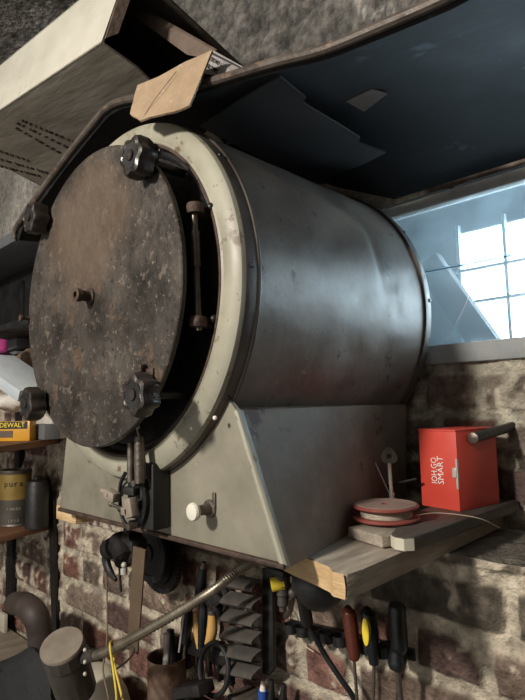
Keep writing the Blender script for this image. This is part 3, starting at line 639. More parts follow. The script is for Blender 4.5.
# torn scrap of cardboard bent over the rim
cs = [P(x, y, 'Y', Y) for x, y, Y in ((213, 52, .040), (190, 107, .018), (176, 113, .014), (160, 117, .011), (141, 122, .007), (137, 119, .007), (131, 115, .008), (134, 104, .016), (138, 87, .03), (160, 78, .034), (186, 64, .038))]
m = MB(); m.prism(cs, (.0015, -.003, .001)); m.rough(.0016, 45, 1)
sc_ = m.build('cardboard_scrap', M['card'], loc=cs[0])
scn = (cs[1]-cs[0]).cross(cs[6]-cs[0]).normalized(); scn = scn if scn.dot(CAM-cs[0]) > 0 else -scn
def onsc(x, y):
    d_ = P(x, y, 'Y', 1)-CAM; return CAM+d_*((cs[0]-CAM).dot(scn)/d_.dot(scn))+scn*.0032
m = MB(); m.tube([onsc(x, y) for x, y in ((178, 73), (166, 88), (154, 104), (144, 120))], .0005, 6); m.build('crease', M['patch'], sc_); setp(sc_, 'torn tan cardboard scrap hanging over the hood rim above the drum', 'cardboard')
# newsprint strip behind
nw = [P(x, y, 'Y', Y) for x, y, Y in ((212, 50, .07), (250, 71, .075), (236, 79, .058), (201, 73, .058))]
npz = thing('newspaper', nw[2], 'folded strip of printed paper lying behind the torn cardboard scrap', 'newspaper')
m = MB(); m.prism(nw, (0, .002, .001)); m.build('sheet', M['paper'], npz)
xd = (nw[1]-nw[0]).normalized(); yd = (nw[0]-nw[3]).normalized(); yd = (yd-xd*yd.dot(xd)).normalized(); nz = xd.cross(yd)
oo = nz*(.0026 if nz.dot(CAM-nw[0]) > 0 else -.0026)
for k, s_ in enumerate(('TYRE NO 155', 'RED TYRES')):
    text('lettering', s_, .0085, nw[0].lerp(nw[3], .42+.30*k)+xd*.004+oo, xd, yd, M['print'], npz, sx=.8)
m = MB(); m.prism([nw[0].lerp(nw[3], .10)+oo, nw[1].lerp(nw[2], .10)+oo, nw[1].lerp(nw[2], .18)+oo, nw[0].lerp(nw[3], .18)+oo], oo*.1); m.build('printed_rule', M['print'], npz)

# ---------------------------------------------------------------- left: shelves and what stands on them
TS, LS = -.270, -.540
def shelf(name, z, e, lab):
    m = MB(); m.prism([(x, y, z-.018) for x, y in e], (0, 0, .018), bev=.002); return setp(m.build(name, M['shelfwood'], loc=(-1.2, .25, z-.018)), lab, 'shelf', 'brown wall shelves')
shelf('wall_shelf', TS, [(-1.6, .10), (-.66, .10), (-.895, .375), (-1.6, .375)], 'upper brown wooden shelf left of the drum under the yellow box')
shelf('wall_shelf', LS, [(-1.6, .14), (-.855, .14), (-.935, .375), (-1.6, .375)], 'lower brown wooden shelf left of the drum under the paint can')
for x, z0, z1, lab in ((-1.20, -.252+.0, .30, 'black steel shelf upright on the wall above the yellow box'), (-1.20, -.522, -.29, 'black steel shelf upright between the two brown shelves')):
    m = MB(); m.box((x, .366, (z0+z1)/2-.004), (.045, .016, z1-z0-.012), bev=.002); setp(m.build('shelf_upright', M['black'], loc=(x, .366, z0)), lab, 'upright', 'black shelf uprights')
m = MB(); m.box((-1.25, .366, -.80), (.05, .016, .46), bev=.002); setp(m.build('shelf_upright', M['black'], loc=(-1.25, .366, -1.03)), 'black steel upright below the lower shelf at the left edge', 'upright', 'black shelf uprights')
# yellow bit box
b0 = P(29.5, 441, 'Z', TS); yb = V((b0.x, b0.y, TS)); ex = V((.80, .60, 0)); ey = V((-.60, .80, 0)); ez = V((0, 0, 1)); wB = .105; hB = .058
ybx = thing('drill_bit_box', yb-ex*wB/2+ey*.02, 'yellow and black tool accessory box on the upper brown shelf', 'box')
yp = lambda a_, d_, h_: yb-ex*wB*a_+ey*d_+ez*hB*h_
m = MB(); m.box(yp(.5, .018, .5), (wB, .036, hB), (ex, ey, ez), bev=.002); m.build('case', M['yellow'], ybx)
m = MB(); m.box(yp(.5, -.0006, .80), (wB*.86, .0012, hB*.36), (ex, ey, ez)); m.build('black_band', M['nearblack'], ybx)
m = MB(); m.box(yp(.72, -.0006, .36), (wB*.44, .0012, hB*.34), (ex, ey, ez)); m.build('window_insert', M['patch'], ybx)
text('lettering', 'DEWALT', hB*.34, yp(.90, -.0016, .70), ex, ez, M['yellowlab'], ybx)
m = MB(); p_ = P(46, 437, 'Y', .30); m.box((p_.x, .30, TS+.024), (.085, .05, .046), bev=.003); setp(m.build('dark_case', M['greyitem'], loc=(p_.x, .30, TS)), 'small dark blue-grey case beside the yellow box on the upper shelf', 'case')
# paint can
b0 = P(15.5, 528, 'Z', LS); rC = .0465; hC = .172; cb = V((b0.x, b0.y+.02, LS))
cb.x = P(15.5, 500, 'Y', cb.y).x
can = thing('paint_can', cb, 'round tin with gold and dark label on the lower brown shelf', 'can')
m = MB(); m.rev(cb, (0, 0, 1), [(.0, .0), (rC*.98, .0), (rC*1.03, .002), (rC*1.03, .005), (rC, .007), (rC, hC-.01), (rC*1.03, hC-.006), (rC*1.03, hC), (rC*.9, hC), (rC*.88, hC-.006), (0, hC-.006)], 40, cap=False); m.build('body', M['dullsteel'], can)
m = MB(); m.rev(cb, (0, 0, 1), [(rC+.0006, hC*.48), (rC+.0006, hC*.93)], 40, cap=False); m.build('gold_label', M['gold'], can)
m = MB(); m.rev(cb, (0, 0, 1), [(rC+.0006, hC*.05), (rC+.0006, hC*.48)], 40, cap=False); m.build('dark_label', M['canbody'], can)
def cantext(s_, size, z, mt, a0, wch):
    vd = V((CAM.x-cb.x, CAM.y-cb.y, 0)).normalized(); base = math.atan2(vd.y, vd.x)
    n_ = len(s_)
    for i, ch in enumerate(s_):
        if ch == ' ': continue
        an = base+(i-(n_-1)/2)*wch/rC+a0; rd = V((math.cos(an), math.sin(an), 0)); tn = V((-math.sin(an), math.cos(an), 0))
        yield ch, cb+rd*(rC+.0012)-tn*wch*.4+V((0, 0, z)), tn, size, mt
for args in (('pura', .026, hC*.72, M['print'], -.15, .015), ('FARBE', .012, hC*.30, M['woodgrey'], -.1, .0085), ('1000', .013, hC*.09, M['woodgrey'], -.1, .009)):
    for ch, o_, tn, sz, mt in cantext(*args): text('letter', ch, sz, o_, tn, (0, 0, 1), mt, can)
m = MB(); p_ = P(37, 500, 'Y', .31); m.rev((p_.x, .31, LS), (0, 0, 1), [(0, 0), (.034, 0), (.034, .125), (.028, .14), (.012, .146), (.012, .155), (0, .156)], 28, cap=False)
setp(m.build('spray_can', M['nearblack'], loc=(p_.x, .31, LS)), 'black can standing right of the gold label tin on the lower shelf', 'can')
# things above: tilted pale slab, bag, tray, parcel
a, b = P(-14, 353, 'Y', .16), P(37, 388, 'Y', .24)
m = MB(); d = (b-a).normalized(); side = V((.25, .95, -.1)); side = (side-d*side.dot(d)).normalized(); upv = d.cross(side); upv = upv if upv.z > 0 else -upv
m.box((a+b)/2-upv*.012, ((b-a).length, .12, .036), (d, side, upv), bev=.002); setp(m.build('foam_slab', M['pale'], loc=b), 'pale blue-white foam slab lying tilted on the bag above the yellow box', 'slab')
m = MB(); c_ = P(14, 400, 'Y', .24); m.sphere(c_, .075, (1.15, .8, .42), 24); m.rough(.014, 24)
for v in m.bm.verts: v.co.z = min(v.co.z, c_.z+.02+.1*(c_.x-v.co.x)*1)
setp(m.build('plastic_bag', M['bag'], loc=c_-V((0, 0, .03))), 'crumpled pale plastic bag squeezed under the tilted foam slab', 'bag')
m = MB(); c_ = P(16, 425, 'Z', TS+.03); m.box((-.93, .335, -.21), (.22, .05, .118), bev=.003); setp(m.build('grey_carton', M['bag'], loc=(-.93, .335, TS)), 'pale grey carton at the back of the upper shelf under the plastic bag', 'carton')
m = MB(); p_ = P(14, 347, 'Y', .33); m.box((p_.x-.06, .33, p_.z), (.36, .08, .05), (V((1, 0, .06)).normalized(), V((0, 1, 0)), V((-.06, 0, 1)).normalized()), bev=.004); m.box((p_.x-.06, .33, p_.z-.03), (.34, .07, .01)); setp(m.build('grey_tray', M['greyitem'], loc=p_), 'dull grey tray in the dark behind the left edge of the lid', 'tray')
m = MB(); p_ = P(22, 364, 'Y', .32); m.box((p_.x, .32, p_.z), (.26, .07, .035), (V((1, 0, .2)).normalized(), V((0, 1, 0)), V((-.2, 0, 1)).normalized()), bev=.006); setp(m.build('brown_parcel', M['brownitem'], loc=p_), 'flat brown parcel between the grey tray and the pale foam slab', 'parcel')
m = MB(); p_ = P(-1, 346, 'Y', .19); m.box(p_, (.05, .04, .04), bev=.01); m.rough(.004, 40, 2); setp(m.build('pink_cloth', M['pink'], loc=p_), 'small pink cloth at the left edge above the foam slab', 'cloth')
# open wall cupboard behind; near-black panels paint the shade inside it
z0, z1 = P(10, 336, 'Y', .3).z, P(10, 262, 'Y', .3).z; zt = P(10, 240, 'Y', .2).z
cu = thing('wall_cupboard', (-1.2, .28, z0), 'open wall cupboard behind the lid, inside coloured black for shade', 'cupboard')
m = MB(); m.box((-1.22, .372, (z0+z1)/2), (1.0, .008, z1-z0)); m.build('shade_panel', M['nearblack'], cu)
m = MB(); m.box((-1.22, .29, z1+.01), (1.0, .17, .035), bev=.003); m.build('top_board', M['greyitem'], cu)
m = MB(); m.box((-1.22, .28, z0-.006), (1.0, .18, .02), bev=.003); m.build('bottom_board', M['nearblack'], cu)
m = MB(); m.box((-1.22, .36, z1+.10), (1.0, .03, .10), bev=.01); m.build('upper_rail', M['concrete'], cu)

# ---------------------------------------------------------------- lower wall and bench
BZ = -.93
# black flat bar leaning on the wall
m = MB(); pl = [P(x, y, 'Y', .362) for x, y in ((44, 478), (48, 490), (52, 500), (53, 560), (56, 650), (59, 720))]
ring = []
for i, p_ in enumerate(pl):
    w_ = .016; ring.append([p_+V((-w_, -.004, 0)), p_+V((w_, -.004, 0)), p_+V((w_, .006, 0)), p_+V((-w_, .006, 0))])
m.loft(ring); setp(m.build('flat_bar', M['black'], loc=pl[-1]), 'tall black flat bar with bent top leaning on the brick wall left of the oven', 'bar')
# bench
m = MB(); m.box((-.75, .155, BZ-.02), (1.5, .40, .04), bev=.003); bn = m.build('workbench', M['woodgrey'], loc=(-.75, .16, -1.5))
setp(bn, 'pale dusty workbench along the foot of the brick wall', 'workbench')
for x in (-1.4, -.1):
    m = MB(); m.box((x, .16, (BZ-.04-1.5)/2), (.06, .36, 1.5+BZ-.04)); m.build('leg', M['woodgrey'], bn)
# elbow pipe and black bag
m = MB(); el = [P(x, y, 'Y', Y) for x, y, Y in ((15, 603, .20), (25, 605, .19), (35, 615, .19), (40, 632, .2), (40, 655, .2))]
m.tube(el, [.029, .031, .032, .031, .029], 20, 6); setp(m.build('pipe_elbow', M['rubber'], loc=el[-1]), 'dark brown curved pipe elbow standing out of the black bag at lower left', 'pipe')
m = MB(); g = [(-12, 700), (-6, 668), (14, 656), (34, 648), (46, 655), (50, 672), (56, 705), (50, 740), (-10, 740)]
r0 = [P(x, y, 'Y', .15) for x, y in g]; r1 = [P(x, y, 'Y', .20) for x, y in g]; cc_ = sum(r0, V())/len(r0)
m.loft([[cc_.lerp(p_, .7)+V((0, -.04, 0)) for p_ in r0], [p_+V((0, -.01, 0)) for p_ in r0], r1, [cc_.lerp(p_, .8)+V((0, .1, 0)) for p_ in r1]]); m.rough(.014, 14, 2)
for v in m.bm.verts: v.co.z = max(v.co.z, BZ+.002)
bg = m.build('tool_bag', M['fabric'], loc=cc_, ang=60); setp(bg, 'black fabric bag slumped at the lower left under the pipe elbow', 'bag')
m = MB(); p_ = P(2, 640, 'Y', .33); m.box((p_.x-.03, .33, (p_.z+.09+BZ)/2), (.12, .012, p_.z+.09-BZ), bev=.001); setp(m.build('white_board', M['canister'], loc=(p_.x, .33, BZ)), 'off-white board standing at the left edge behind the pipe elbow', 'board')
# gooseneck lamp
LP = thing('gooseneck_lamp', P(70, 665, 'Y', .12), 'gooseneck lamp with dark drum head and flexible metal arm before the brick wall', 'lamp')
fc, bc_ = P(62, 645, 'Y', .10), P(76, 690, 'Y', .15)
axd = (bc_-fc).normalized(); 
m = MB(); Ln = (bc_-fc).length; r_ = .043
ringp = []
for rr_, hh_ in ((r_, .004), (r_*1.02, .008), (r_*1.02, .034), (r_*.97, .037), (r_*1.0, .042), (r_*.97, Ln), (r_*.8, Ln+.008)):
    ringp.append((rr_, hh_))
m.rev(fc, axd, [(0, .004)]+ringp+[(0, Ln+.008)], 14, cap=False); hd = m.build('head', M['lampgrey'], LP, ang=25)
m = MB(); m.rev(fc, axd, [(0, -.003), (r_*.96, -.003), (r_*1.0, .0), (r_*1.0, .005), (0, .005)], 28, cap=False); m.build('cap', M['lampcap'], LP)
u_, w_, _ = frame(axd)
for k in range(3):
    q = fc+axd*.045; t_ = P(85, 650+12*k, 'Y', .085); m = MB(); m.sphere(t_, .0038, n=8); m.build('screw', M['steel'], hd)
ar = [P(84, 658, 'Y', .13), P(105, 652, 'Y', .14), P(140, 634, 'Y', .16), P(180, 611, 'Y', .19), P(212, 591, 'Y', .22), P(236, 572, 'Y', .26), P(252, 562, 'Y', .30)]
m = MB()
q = [ar[0]*2-ar[1]]+ar+[ar[-1]*2-ar[-2]]; path = []
for i in range(1, len(q)-2):
    for k in range(22):
        t_ = k/22; a, b, c, d = q[i-1:i+3]; path.append(.5*((2*b)+(c-a)*t_+(2*a-5*b+4*c-d)*t_*t_+(3*b-a-3*c+d)*t_**3))
m.tube(path, [.0096 if i % 2 else .0074 for i in range(len(path))], 14, 1); m.build('flexible_arm', M['hose'], LP, ang=80)
m = MB(); m.cyl(ar[0], ar[0].lerp(ar[1], .55), .0115, n=16); m.build('arm_collar', M['lampgrey'], LP)
# white canister below the head
cn = P(96, 700, 'Y', .25); cz = cn.z
m = MB(); c0 = V((cn.x, .25, 0))
tp = P(98, 668, 'Y', .25).z
m.loft([[c0+V((math.cos(t_)*rx, math.sin(t_)*ry, z_)) for t_ in [2*math.pi*i/28 for i in range(28)]] for rx, ry, z_ in ((.09, .06, BZ), (.10, .07, BZ+.01), (.10, .07, tp-.075), (.092, .062, tp-.05), (.06, .042, tp-.012), (.028, .026, tp), (.01, .01, tp+.001))])
setp(m.build('canister', M['canister'], loc=c0+V((0, 0, BZ))), 'off-white plastic canister with rounded shoulders below the lamp head', 'canister')
# yellow cord loop over the arm
m = MB(); yc = [P(x, y, 'Y', Y) for x, y, Y in ((117, 705, .12), (116, 690, .12), (113, 668, .125), (110, 647, .13), (111, 642, .145), (114, 644, .155), (114, 662, .15), (118, 680, .14), (124, 705, .13))]
m.tube(yc, .0022, 8); setp(m.build('yellow_cord', M['cordyellow'], loc=yc[-1]), 'thin yellow cord looped over the flexible lamp arm', 'cord')
m = MB(); bc2 = [P(x, y, 'Y', Y) for x, y, Y in ((106, 560, .20), (107, 600, .2), (107, 640, .16), (103, 668, .13), (107, 690, .12), (110, 705, .12))]
m.tube(bc2, .0018, 8); setp(m.build('brown_string', M['cord'], loc=bc2[-1]), 'long brown string hanging from the black tool cluster past the lamp arm', 'string')
m = MB(); wl2 = [P(x, y, 'Y', Y) for x, y, Y in ((112, 672, .2), (126, 662, .2), (134, 652, .2), (131, 647, .2), (118, 652, .2)) ]
m.tube(wl2, .0022, 8); setp(m.build('wire_loop', M['dullsteel'], loc=wl2[0]), 'small bent wire loop just under the lamp arm', 'wire')
# hanging cluster of black pullers under the oven
HY = .20
cl = thing('hanging_puller', P(124, 545, 'Y', HY), 'oily black puller with jaws hanging under the oven cradle', 'tool')
c_ = P(124, 546, 'Y', HY)
m = MB(); m.cyl(c_+V((-.045, -.005, -.012)), c_+V((.03, .01, .02)), .019, n=20); m.cyl(c_+V((-.02, 0, .01)), c_+V((.03, -.015, -.02)), .022, n=18); m.box(c_+V((.01, .01, -.005)), (.07, .04, .05), bev=.008); m.cyl(c_+V((0, .01, 0)), c_+V((0, .01, .06)), .01); m.build('body', M['black'], cl)
m = MB(); m.cyl(c_+V((-.05, -.008, -.014)), c_+V((-.028, -.006, -.006)), .021, .023, n=20); m.build('collar', M['nearblack'], cl)
for q in (((139, 548), (141, 560), (134, 574), (131, 586)), ((107, 545), (106, 560), (110, 572), (116, 580))):
    m = MB(); m.tube([P(x, y, 'Y', HY-.01) for x, y in q], [.007, .009, .008, .004], 10, 5); m.build('jaw', M['dullsteel'] if q[0][0] > 120 else M['black'], cl)
m = MB(); m.cyl(P(124, 560, 'Y', HY-.01), P(124, 574, 'Y', HY-.01), .007); m.sphere(P(124, 565, 'Y', HY-.022), .006); m.build('spindle', M['steel'], cl)
for x0, y0, x1, y1, r_, lab in ((119, 562, 121, 592, .0026, 'thin black rod hanging left below the puller'), (131, 575, 133, 600, .0012, 'thin cord with black bob hanging below the puller')):
    m = MB(); a, b = P(x0, y0, 'Y', HY), P(x1, y1, 'Y', HY); m.cyl(a, b, r_, n=8)
    if r_ < .002: m.rev(P(133, 595, 'Y', HY), (0, 0, -1), [(.0, .0), (.005, .004), (.006, .018), (.003, .026), (0, .027)], 10, cap=False)
    setp(m.build('hanging_rod', M['black'], loc=b), lab, 'rod')
m = MB(); a, b = P(139, 548, 'Y', .145), P(132, 652, 'Y', .23); wv = V((.02, 0, 0))
m.prism([a-wv, a+wv, b+wv, b-wv], (0, .003, 0)); setp(m.build('steel_strip', M['brownitem'], loc=b), 'flat grey brown steel strip hanging between puller and toothed disc', 'strip')
# toothed disc and plain disc
dc = P(160, 558, 'Y', .33); 
m = MB(); N = 96; rt_ = lambda i: .078*(1.0 if i % 2 else .965)
m.loft([[dc+V((math.cos(2*math.pi*i/N)*rt_(i), y_, math.sin(2*math.pi*i/N)*rt_(i))) for i in range(N)] for y_ in (-.006, .008)]); m.rev(dc, (0, -1, 0), [(.058, .0055), (.058, .012), (.055, .013), (.0, .013)], 48, cap=False); tdk = m.build('toothed_disc', M['nearblack'], loc=dc); setp(tdk, 'black toothed disc hanging on the bricks under the oven cradle', 'disc')
m = MB(); m.cyl(dc+V((0, -.006, 0)), dc+V((0, .045, 0)), .006); m.build('hub_pin', M['black'], tdk)
m = MB(); d2 = P(151, 552, 'Y', .295); m.rev(d2, (0, -1, 0), [(0, 0), (.062, 0), (.065, .003), (.065, .009), (.05, .011), (.048, .007), (.02, .007), (.018, .012), (0, .012)], 48, cap=False); setp(m.build('smooth_disc', M['nearblack'], loc=d2), 'smaller smooth black disc hung in front of the toothed disc', 'disc')
# rusty tin with tools
tn = P(165, 700, 'Y', .30); tz = P(165, 655, 'Y', .30).z; rT = P(180, 680, 'Y', .3).x-P(165, 680, 'Y', .3).x; rT *= .78; tb = V((tn.x+.008, .30, BZ))
tin = thing('tool_tin', tb, 'rusty round tin holding tools at the foot of the wall', 'tin')
m = MB(); m.rev(tb, (0, 0, 1), [(0, .002), (rT, .0), (rT, tz-BZ), (rT+.0015, tz-BZ+.001), (rT-.002, tz-BZ), (rT-.002, .01), (0, .01)], 36, cap=False); m.build('body', M['tin'], tin)
m = MB(); a, b = P(167, 633, 'Y', .30), P(165, 668, 'Y', .30); m.cyl(b-V((0, 0, .06)), a, .0075, n=14); stt = m.build('steel_tube', M['steel'], loc=b); setp(stt, 'shiny steel tube standing in the rusty tin', 'tube')
m = MB(); a = P(172, 637, 'Y', .31); m.box(a-V((0, 0, .05)), (.016, .012, .13), (V((1, 0, .1)).normalized(), V((0, 1, 0)), V((-.1, 0, 1)).normalized()), bev=.002); setp(m.build('black_file', M['nearblack'], loc=a-V((0, 0, .1))), 'flat black file standing beside the steel tube in the tin', 'file')
# perforated tool rack with pliers and wooden handles
m = MB(); a, b = P(172, 640, 'Y', .335), P(238, 662, 'Y', .335); d = (b-a).normalized(); upv = V((-d.z, 0, d.x))
m.box((a+b)/2, ((b-a).length, .014, .030), (d, V((0, 1, 0)), upv), bev=.003)
for k in range(6): p_ = a.lerp(b, .1+.16*k)-upv*.03; m.box(p_, (.006, .012, .034), (d, V((0, 1, 0)), upv))
m.box((a+b)/2+V((0, .025, 0)), ((b-a).length*.9, .04, .012), (d, V((0, 1, 0)), upv)); rk = m.build('tool_rack', M['black'], loc=(a+b)/2); setp(rk, 'black comb-shaped tool rack on the wall behind the rusty tin', 'rack')
def grip(name, pts, r, mt, lab, cat, Y, group=None):
    q = [P(x, y, 'Y', Y) for x, y in pts]
    t_ = thing(name, q[-1], lab, cat, group)
    m = MB(); m.tube(q, r, 12, 5); m.build('handle', mt, t_); return t_, q
t_, q = grip('wood_chisel', ((212, 612), (212, 630), (209, 644)), [.008, .0115, .0095], M['handlewood'], 'chisel with bright honey wooden handle in the comb rack', 'chisel', .315, 'wooden handled chisels')
m = MB(); m.cyl(q[-1], P(207, 672, 'Y', .318), .004, n=8); m.build('blade', M['dullsteel'], t_)
m = MB(); m.cyl(q[0]+V((0, 0, -.004)), q[0]+V((0, 0, .004)), .009); m.build('ferrule', M['dullsteel'], t_)
t_, q = grip('wood_chisel', ((195, 612), (197, 630), (200, 648)), [.007, .0085, .0075], M['handlewood'], 'narrower wooden handled chisel half hidden left of the bright one', 'chisel', .335, 'wooden handled chisels')
m = MB(); m.cyl(q[-1], P(203, 675, 'Y', .335), .004, n=8); m.build('blade', M['dullsteel'], t_)
t_, q = grip('pliers', ((203, 568), (201, 585), (199, 602)), [.009, .0125, .011], M['blackhandle'], 'long black gripped pliers crossing behind the lamp arm', 'pliers', .33)
m = MB(); m.tube([q[0], P(204, 562, 'Y', .33)], [.008, .005], 8, 1); m.build('tip', M['dullsteel'], t_)
m = MB(); m.tube([P(203, 602, 'Y', .33), P(203, 620, 'Y', .32), P(202, 646, 'Y', .32)], [.009, .010, .009], 10, 5); m.build('handle', M['blackhandle'], t_)
t_, q = grip('screwdriver', ((188, 604), (187, 622), (185, 642)), [.009, .0135, .011], M['blackhandle'], 'dark blue-black gripped tool left of the chisels in the rack', 'tool', .32)
m = MB(); m.cyl(q[-1], P(183, 672, 'Y', .325), .003, n=8); m.build('shaft', M['dullsteel'], t_)
m = MB(); m.cyl(P(184, 612, 'Y', .30), P(179, 652, 'Y', .31), .0022, n=8); setp(m.build('thin_rod', M['steel'], loc=P(179, 652, 'Y', .31)), 'thin steel rod leaning left of the dark gripped tool', 'rod')
# pliers jaws and ring behind
m = MB(); c_ = P(220, 600, 'Y', .34); N = 24
m.tube([P(208, 606, 'Y', .335), P(212, 592, 'Y', .335), P(222, 588, 'Y', .335), P(227, 600, 'Y', .335), P(222, 615, 'Y', .335)], [.006, .008, .009, .008, .005], 10, 5)
m.tube([P(210, 600, 'Y', .33), P(216, 606, 'Y', .325), P(219, 617, 'Y', .325)], [.012, .013, .006], 10, 4); m.cyl(P(214, 600, 'Y', .31), P(214, 600, 'Y', .345), .012)
setp(m.build('curved_pincers', M['black'], loc=c_), 'black curved pincers above the bright wooden chisel handle', 'pincers')
m = MB(); c_ = P(226, 601, 'Y', .35); m.tube([c_+V((math.cos(a_)*.022, 0, math.sin(a_)*.028)) for a_ in [2*math.pi*i/24 for i in range(25)]], .0018, 8, 1); setp(m.build('small_ring', M['steel'], loc=c_), 'thin steel ring hanging beside the curved pincers', 'ring')
m = MB(); c_ = P(214, 669, 'Y', .30); m.tube([c_+V((math.cos(a_)*.042, .01*math.sin(a_), math.sin(a_)*.045)) for a_ in [2*math.pi*i/36 for i in range(37)]], .0052, 10, 1); setp(m.build('black_ring', M['nearblack'], loc=c_), 'large black ring hanging low in front of the comb rack', 'ring')
m = MB(); c_ = P(193, 689, 'Y', .27); m.box(c_, (.09, .04, .022), (V((.9, 0, .35)).normalized(), V((0, 1, 0)), V((-.35, 0, .9)).normalized()), bev=.004); m.cyl(c_+V((-.03, -.02, -.04)), c_+V((.02, -.02, -.012)), .010); m.box(c_+V((.0, .01, -.05)), (.11, .05, .05), bev=.008); m.cyl(c_+V((.03, -.015, -.02)), c_+V((.07, -.01, -.055)), .013); m.box(c_+V((0, .01, (BZ-c_.z)/2-.03)), (.1, .05, abs(BZ-c_.z)-.06), bev=.006)
setp(m.build('bench_vice', M['black'], loc=(c_.x, c_.y, BZ)), 'oily black clamp at the bottom edge right of the rusty tin', 'vice')
# ribbed steel rack
rb_ = thing('ribbed_rack', P(250, 622, 'Y', .345), 'dark steel rack with six slanting troughs hanging under the oven', 'rack')
m = MB(); sx0, sx1 = P(266, 570, 'Y', .345), P(266, 672, 'Y', .345); m.prism([P(262, 568, 'Y', .335), P(272, 570, 'Y', .335), P(273, 670, 'Y', .335), P(268, 676, 'Y', .335), P(262, 674, 'Y', .335)], (0, .010, 0), bev=.002); m.build('side_rail', M['nearblack'], rb_)
for k in range(6):
    yk = 573+17.3*k
    a, b = P(231, yk, 'Y', .335), P(262, yk+7, 'Y', .318); a2, b2 = P(229, yk+15, 'Y', .335), P(262, yk+20, 'Y', .318)
    m = MB(); n_ = 9; dn = (a2-a)
    def arc(s, e_):
        return [s.lerp(e_, i/n_)+V((0, -.028*math.sin(math.pi*i/n_)**.8, 0)) for i in range(n_+1)]
    m.loft([arc(a, a2), arc(b, b2)], cap=False, closed=False); bmesh.ops.solidify(m.bm, geom=m.bm.faces[:], thickness=.0025); m.build('trough', M['ribs'], rb_)
# brass gauge, pipes, black bowl, hoses under the plank
g = thing('gas_regulator', P(282, 585, 'Y', .24), 'small regulator with yellow brass cap hanging under the plank end', 'regulator')
m = MB(); a, b = P(271, 585, 'Y', .225), P(284, 582, 'Y', .24); m.cyl(a, b, .011, n=18); m.build('brass_cap', M['yellowlab'], g)
m = MB(); m.rev(P(282, 575, 'Y', .24), (0, 0, -1), [(0, 0), (.013, 0), (.013, .016), (.009, .019), (.010, .03), (.008, .033), (.009, .046), (.006, .05), (.006, .056), (0, .057)], 18, cap=False); m.build('body', M['lampgrey'], g)
m = MB(); m.box(P(280, 571, 'Y', .24), (.04, .03, .012), bev=.003); m.build('mount', M['nearblack'], g)
m = MB(); c_ = P(319, 581, 'Y', .175); c_.z = ZB-.0312
rB = .036; m.rev(c_, (0, 0, -1), [(0, 0), (rB, .0), (rB*1.05, .004), (rB*1.02, .018), (rB*.85, .036), (rB*.5, .048), (0, .052)], 36, cap=False); setp(m.build('black_bowl', M['nearblack'], loc=c_), 'round black bowl shape hung upside under the splintered plank', 'bowl')
m = MB(); q = [P(x, y, 'Y', Y) for x, y, Y in ((288, 584, .26), (300, 600, .27), (308, 622, .29), (322, 650, .31), (338, 675, .32), (352, 695, .33), (358, 710, .335))]
m.tube(q, .0046, 10, 6); m.cyl(P(303, 598, 'Y', .26), P(307, 622, 'Y', .28), .0105, n=14); setp(m.build('black_hose', M['nearblack'], loc=q[-1]), 'black rubber hose running down the wall from under the plank', 'hose')
m = MB(); q = [P(x, y, 'Y', Y) for x, y, Y in ((296, 574, .24), (293, 592, .25), (290, 610, .27), (286, 616, .29))]; m.tube(q, .005, 10, 5); m.sphere(q[1], .009); m.cyl(P(288, 600, 'Y', .25), P(300, 585, 'Y', .25), .005); setp(m.build('pipe_fitting', M['dullsteel'], loc=q[0]), 'dull steel pipe fitting beside the yellow brass cap', 'fitting')
m = MB(); q = [P(x, y, 'Y', .355) for x, y in ((276, 596), (288, 612), (291, 628), (300, 642), (314, 652))]; m.tube(q, .0014, 6); setp(m.build('beige_wire', M['beige'], loc=q[-1]), 'thin beige wire curving down the bricks beside the black hose', 'wire')
# spring-clip rail with screwdrivers
cr = thing('clip_rail', P(355, 640, 'Y', .35), 'black spring clip rail on the lower bricks holding three screwdrivers', 'rail')
m = MB(); a, b = P(290, 624, 'Y', .352), P(415, 655, 'Y', .352); d = (b-a).normalized(); upv = V((-d.z, 0, d.x))
m.box((a+b)/2, ((b-a).length, .005, .018), (d, V((0, 1, 0)), upv), bev=.001); m.box((a+b)/2+V((0, .01, 0)), (.2, .018, .008), (d, V((0, 1, 0)), upv)); m.build('strip', M['black'], cr)
for k in range(9):
    p_ = a.lerp(b, .06+.107*k); m = MB()
    arc_ = [p_+d*(.013*math.cos(t_))+V((0, -.014-.012*math.sin(t_), 0)) for t_ in [math.radians(-50+280*i/14) for i in range(15)]]
    m.loft([[q+upv*.008 for q in arc_], [q-upv*.008 for q in arc_]], cap=False, closed=False); bmesh.ops.solidify(m.bm, geom=m.bm.faces[:], thickness=.0016); m.build('clip', M['black'], cr)
def driver(pts, r, mt, lab, shaft, sr=.0028):
    t_, q = grip('screwdriver', pts, r, mt, lab, 'screwdriver', .315, 'screwdrivers in the clip rail')
    m = MB(); m.cyl(q[-1], P(*shaft, 'Y', .325), sr, n=10); m.build('shaft', M['dullsteel'], t_); return t_, q
driver(((350, 609), (349, 612), (351, 628), (354, 652), (354, 659)), [.006, .0112, .0120, .0105, .008], M['redhandle'], 'screwdriver with dark red amber handle in the clip rail', (358, 712))
t_, q = driver(((369, 611), (368, 614), (370, 632), (373, 650), (374, 664)), [.007, .0120, .0122, .0095, .0075], M['blackhandle'], 'black screwdriver with yellow handle insert in the clip rail', (373, 712))
m = MB(); cI = P(365.5, 632, 'Y', .301); N = 24; m.loft([[cI+V((math.cos(2*math.pi*i/N)*.0062*s_, y_, math.sin(2*math.pi*i/N)*.0205*s_)) for i in range(N)] for s_, y_ in ((1, .006), (1, -.0005), (.8, -.0015))]); m.build('yellow_insert', M['yellowlab'], t_)
driver(((397, 604), (397, 608), (398, 630), (399, 646), (397, 650), (397, 662), (397, 668)), [.010, .0132, .0136, .0132, .0105, .0138, .012], M['blackhandle'], 'thick dark green-black screwdriver at right end of the clip rail', (402, 712), .0048)
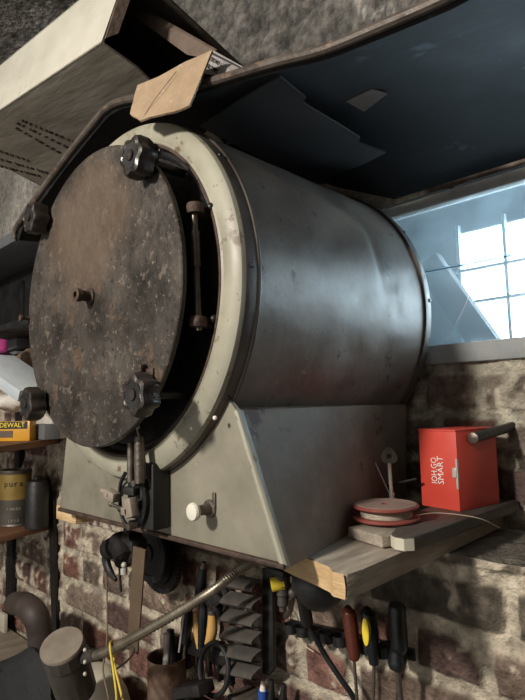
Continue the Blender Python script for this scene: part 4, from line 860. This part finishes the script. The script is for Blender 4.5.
# bottom edge: marker and two black handle tips
m = MB(); a, b = P(263, 712, 'Y', .33), P(263, 690, 'Y', .33); m.cyl(a, b, .0095, n=14); mk = m.build('marker_pen', M['blue'], loc=a); setp(mk, 'blue marker pen with white tip at the bottom edge', 'pen')
m = MB(); m.cyl(b, b+V((0, 0, .016)), .0065, .003, n=14); m.build('white_tip', M['lettering'], mk)
for x, y, lab in ((271, 680, 'slim black pointed tool just right of the blue marker pen'), (283, 684, 'slim black tool second right of the blue marker pen')):
    m = MB(); m.tube([P(x-1, 712, 'Y', .335), P(x, 698, 'Y', .335), P(x+1, y, 'Y', .335)], [.008, .0075, .004], 10, 4); setp(m.build('slim_tool', M['nearblack'], loc=P(x, 712, 'Y', .335)), lab, 'tool', 'slim tools at the bottom edge')
m = MB(); a, b = P(245, 705, 'Y', .345), P(300, 712, 'Y', .345); m.box((a+b)/2, ((b-a).length+.03, .06, .012), bev=.002); setp(m.build('pen_ledge', M['wooddark'], loc=(a+b)/2), 'narrow dark wooden ledge below the marker pen', 'ledge')

# ---------------------------------------------------------------- light
def area(name, loc, tgt, size, power, col, shape='DISK', sy=None):
    l = bpy.data.lights.new(name, 'AREA'); l.shape = shape; l.size = size; l.energy = power; l.color = col
    if sy: l.size_y = sy
    o = bpy.data.objects.new(name, l); C.objects.link(o); o.location = V(loc)+V((0, 0, Z0))
    o.rotation_euler = (V(tgt)-V(loc)).to_track_quat('-Z', 'Y').to_euler(); return o
area('room_lamp', (.05, -1.75, .68), (.1, .2, -.2), .2, 54, (1.0, .92, .81))
area('window_daylight', (.62, .66, .13), (.25, .1, -.05), .45, .35, (.66, .84, 1.0), 'RECTANGLE', .26)
W = bpy.data.worlds.new('world'); bpy.context.scene.world = W; W.use_nodes = True
bgn = W.node_tree.nodes['Background']; bgn.inputs[0].default_value = (1.0, .95, .88, 1); bgn.inputs[1].default_value = .56

# ---------------------------------------------------------------- camera
cd = bpy.data.cameras.new('camera'); cam = bpy.data.objects.new('camera', cd); C.objects.link(cam)
R3 = Matrix(((A[0][0], -A[1][0], -A[2][0]), (A[0][1], -A[1][1], -A[2][1]), (A[0][2], -A[1][2], -A[2][2])))
cam.matrix_world = Matrix.Translation(CAM+V((0, 0, Z0))) @ R3.to_4x4()
cd.sensor_fit = 'VERTICAL'; cd.sensor_height = 36; cd.sensor_width = 27; cd.lens = F/700*36; cd.clip_start = .02
sc = bpy.context.scene; sc.camera = cam
sc.view_settings.view_transform = 'Standard'; sc.view_settings.look = 'None'; sc.view_settings.gamma = 1; sc.view_settings.exposure = 0
try: sc.view_settings.use_curve_mapping = False
except Exception: pass
for m_ in bpy.data.materials:
    if '_bsdf' in m_: del m_['_bsdf']
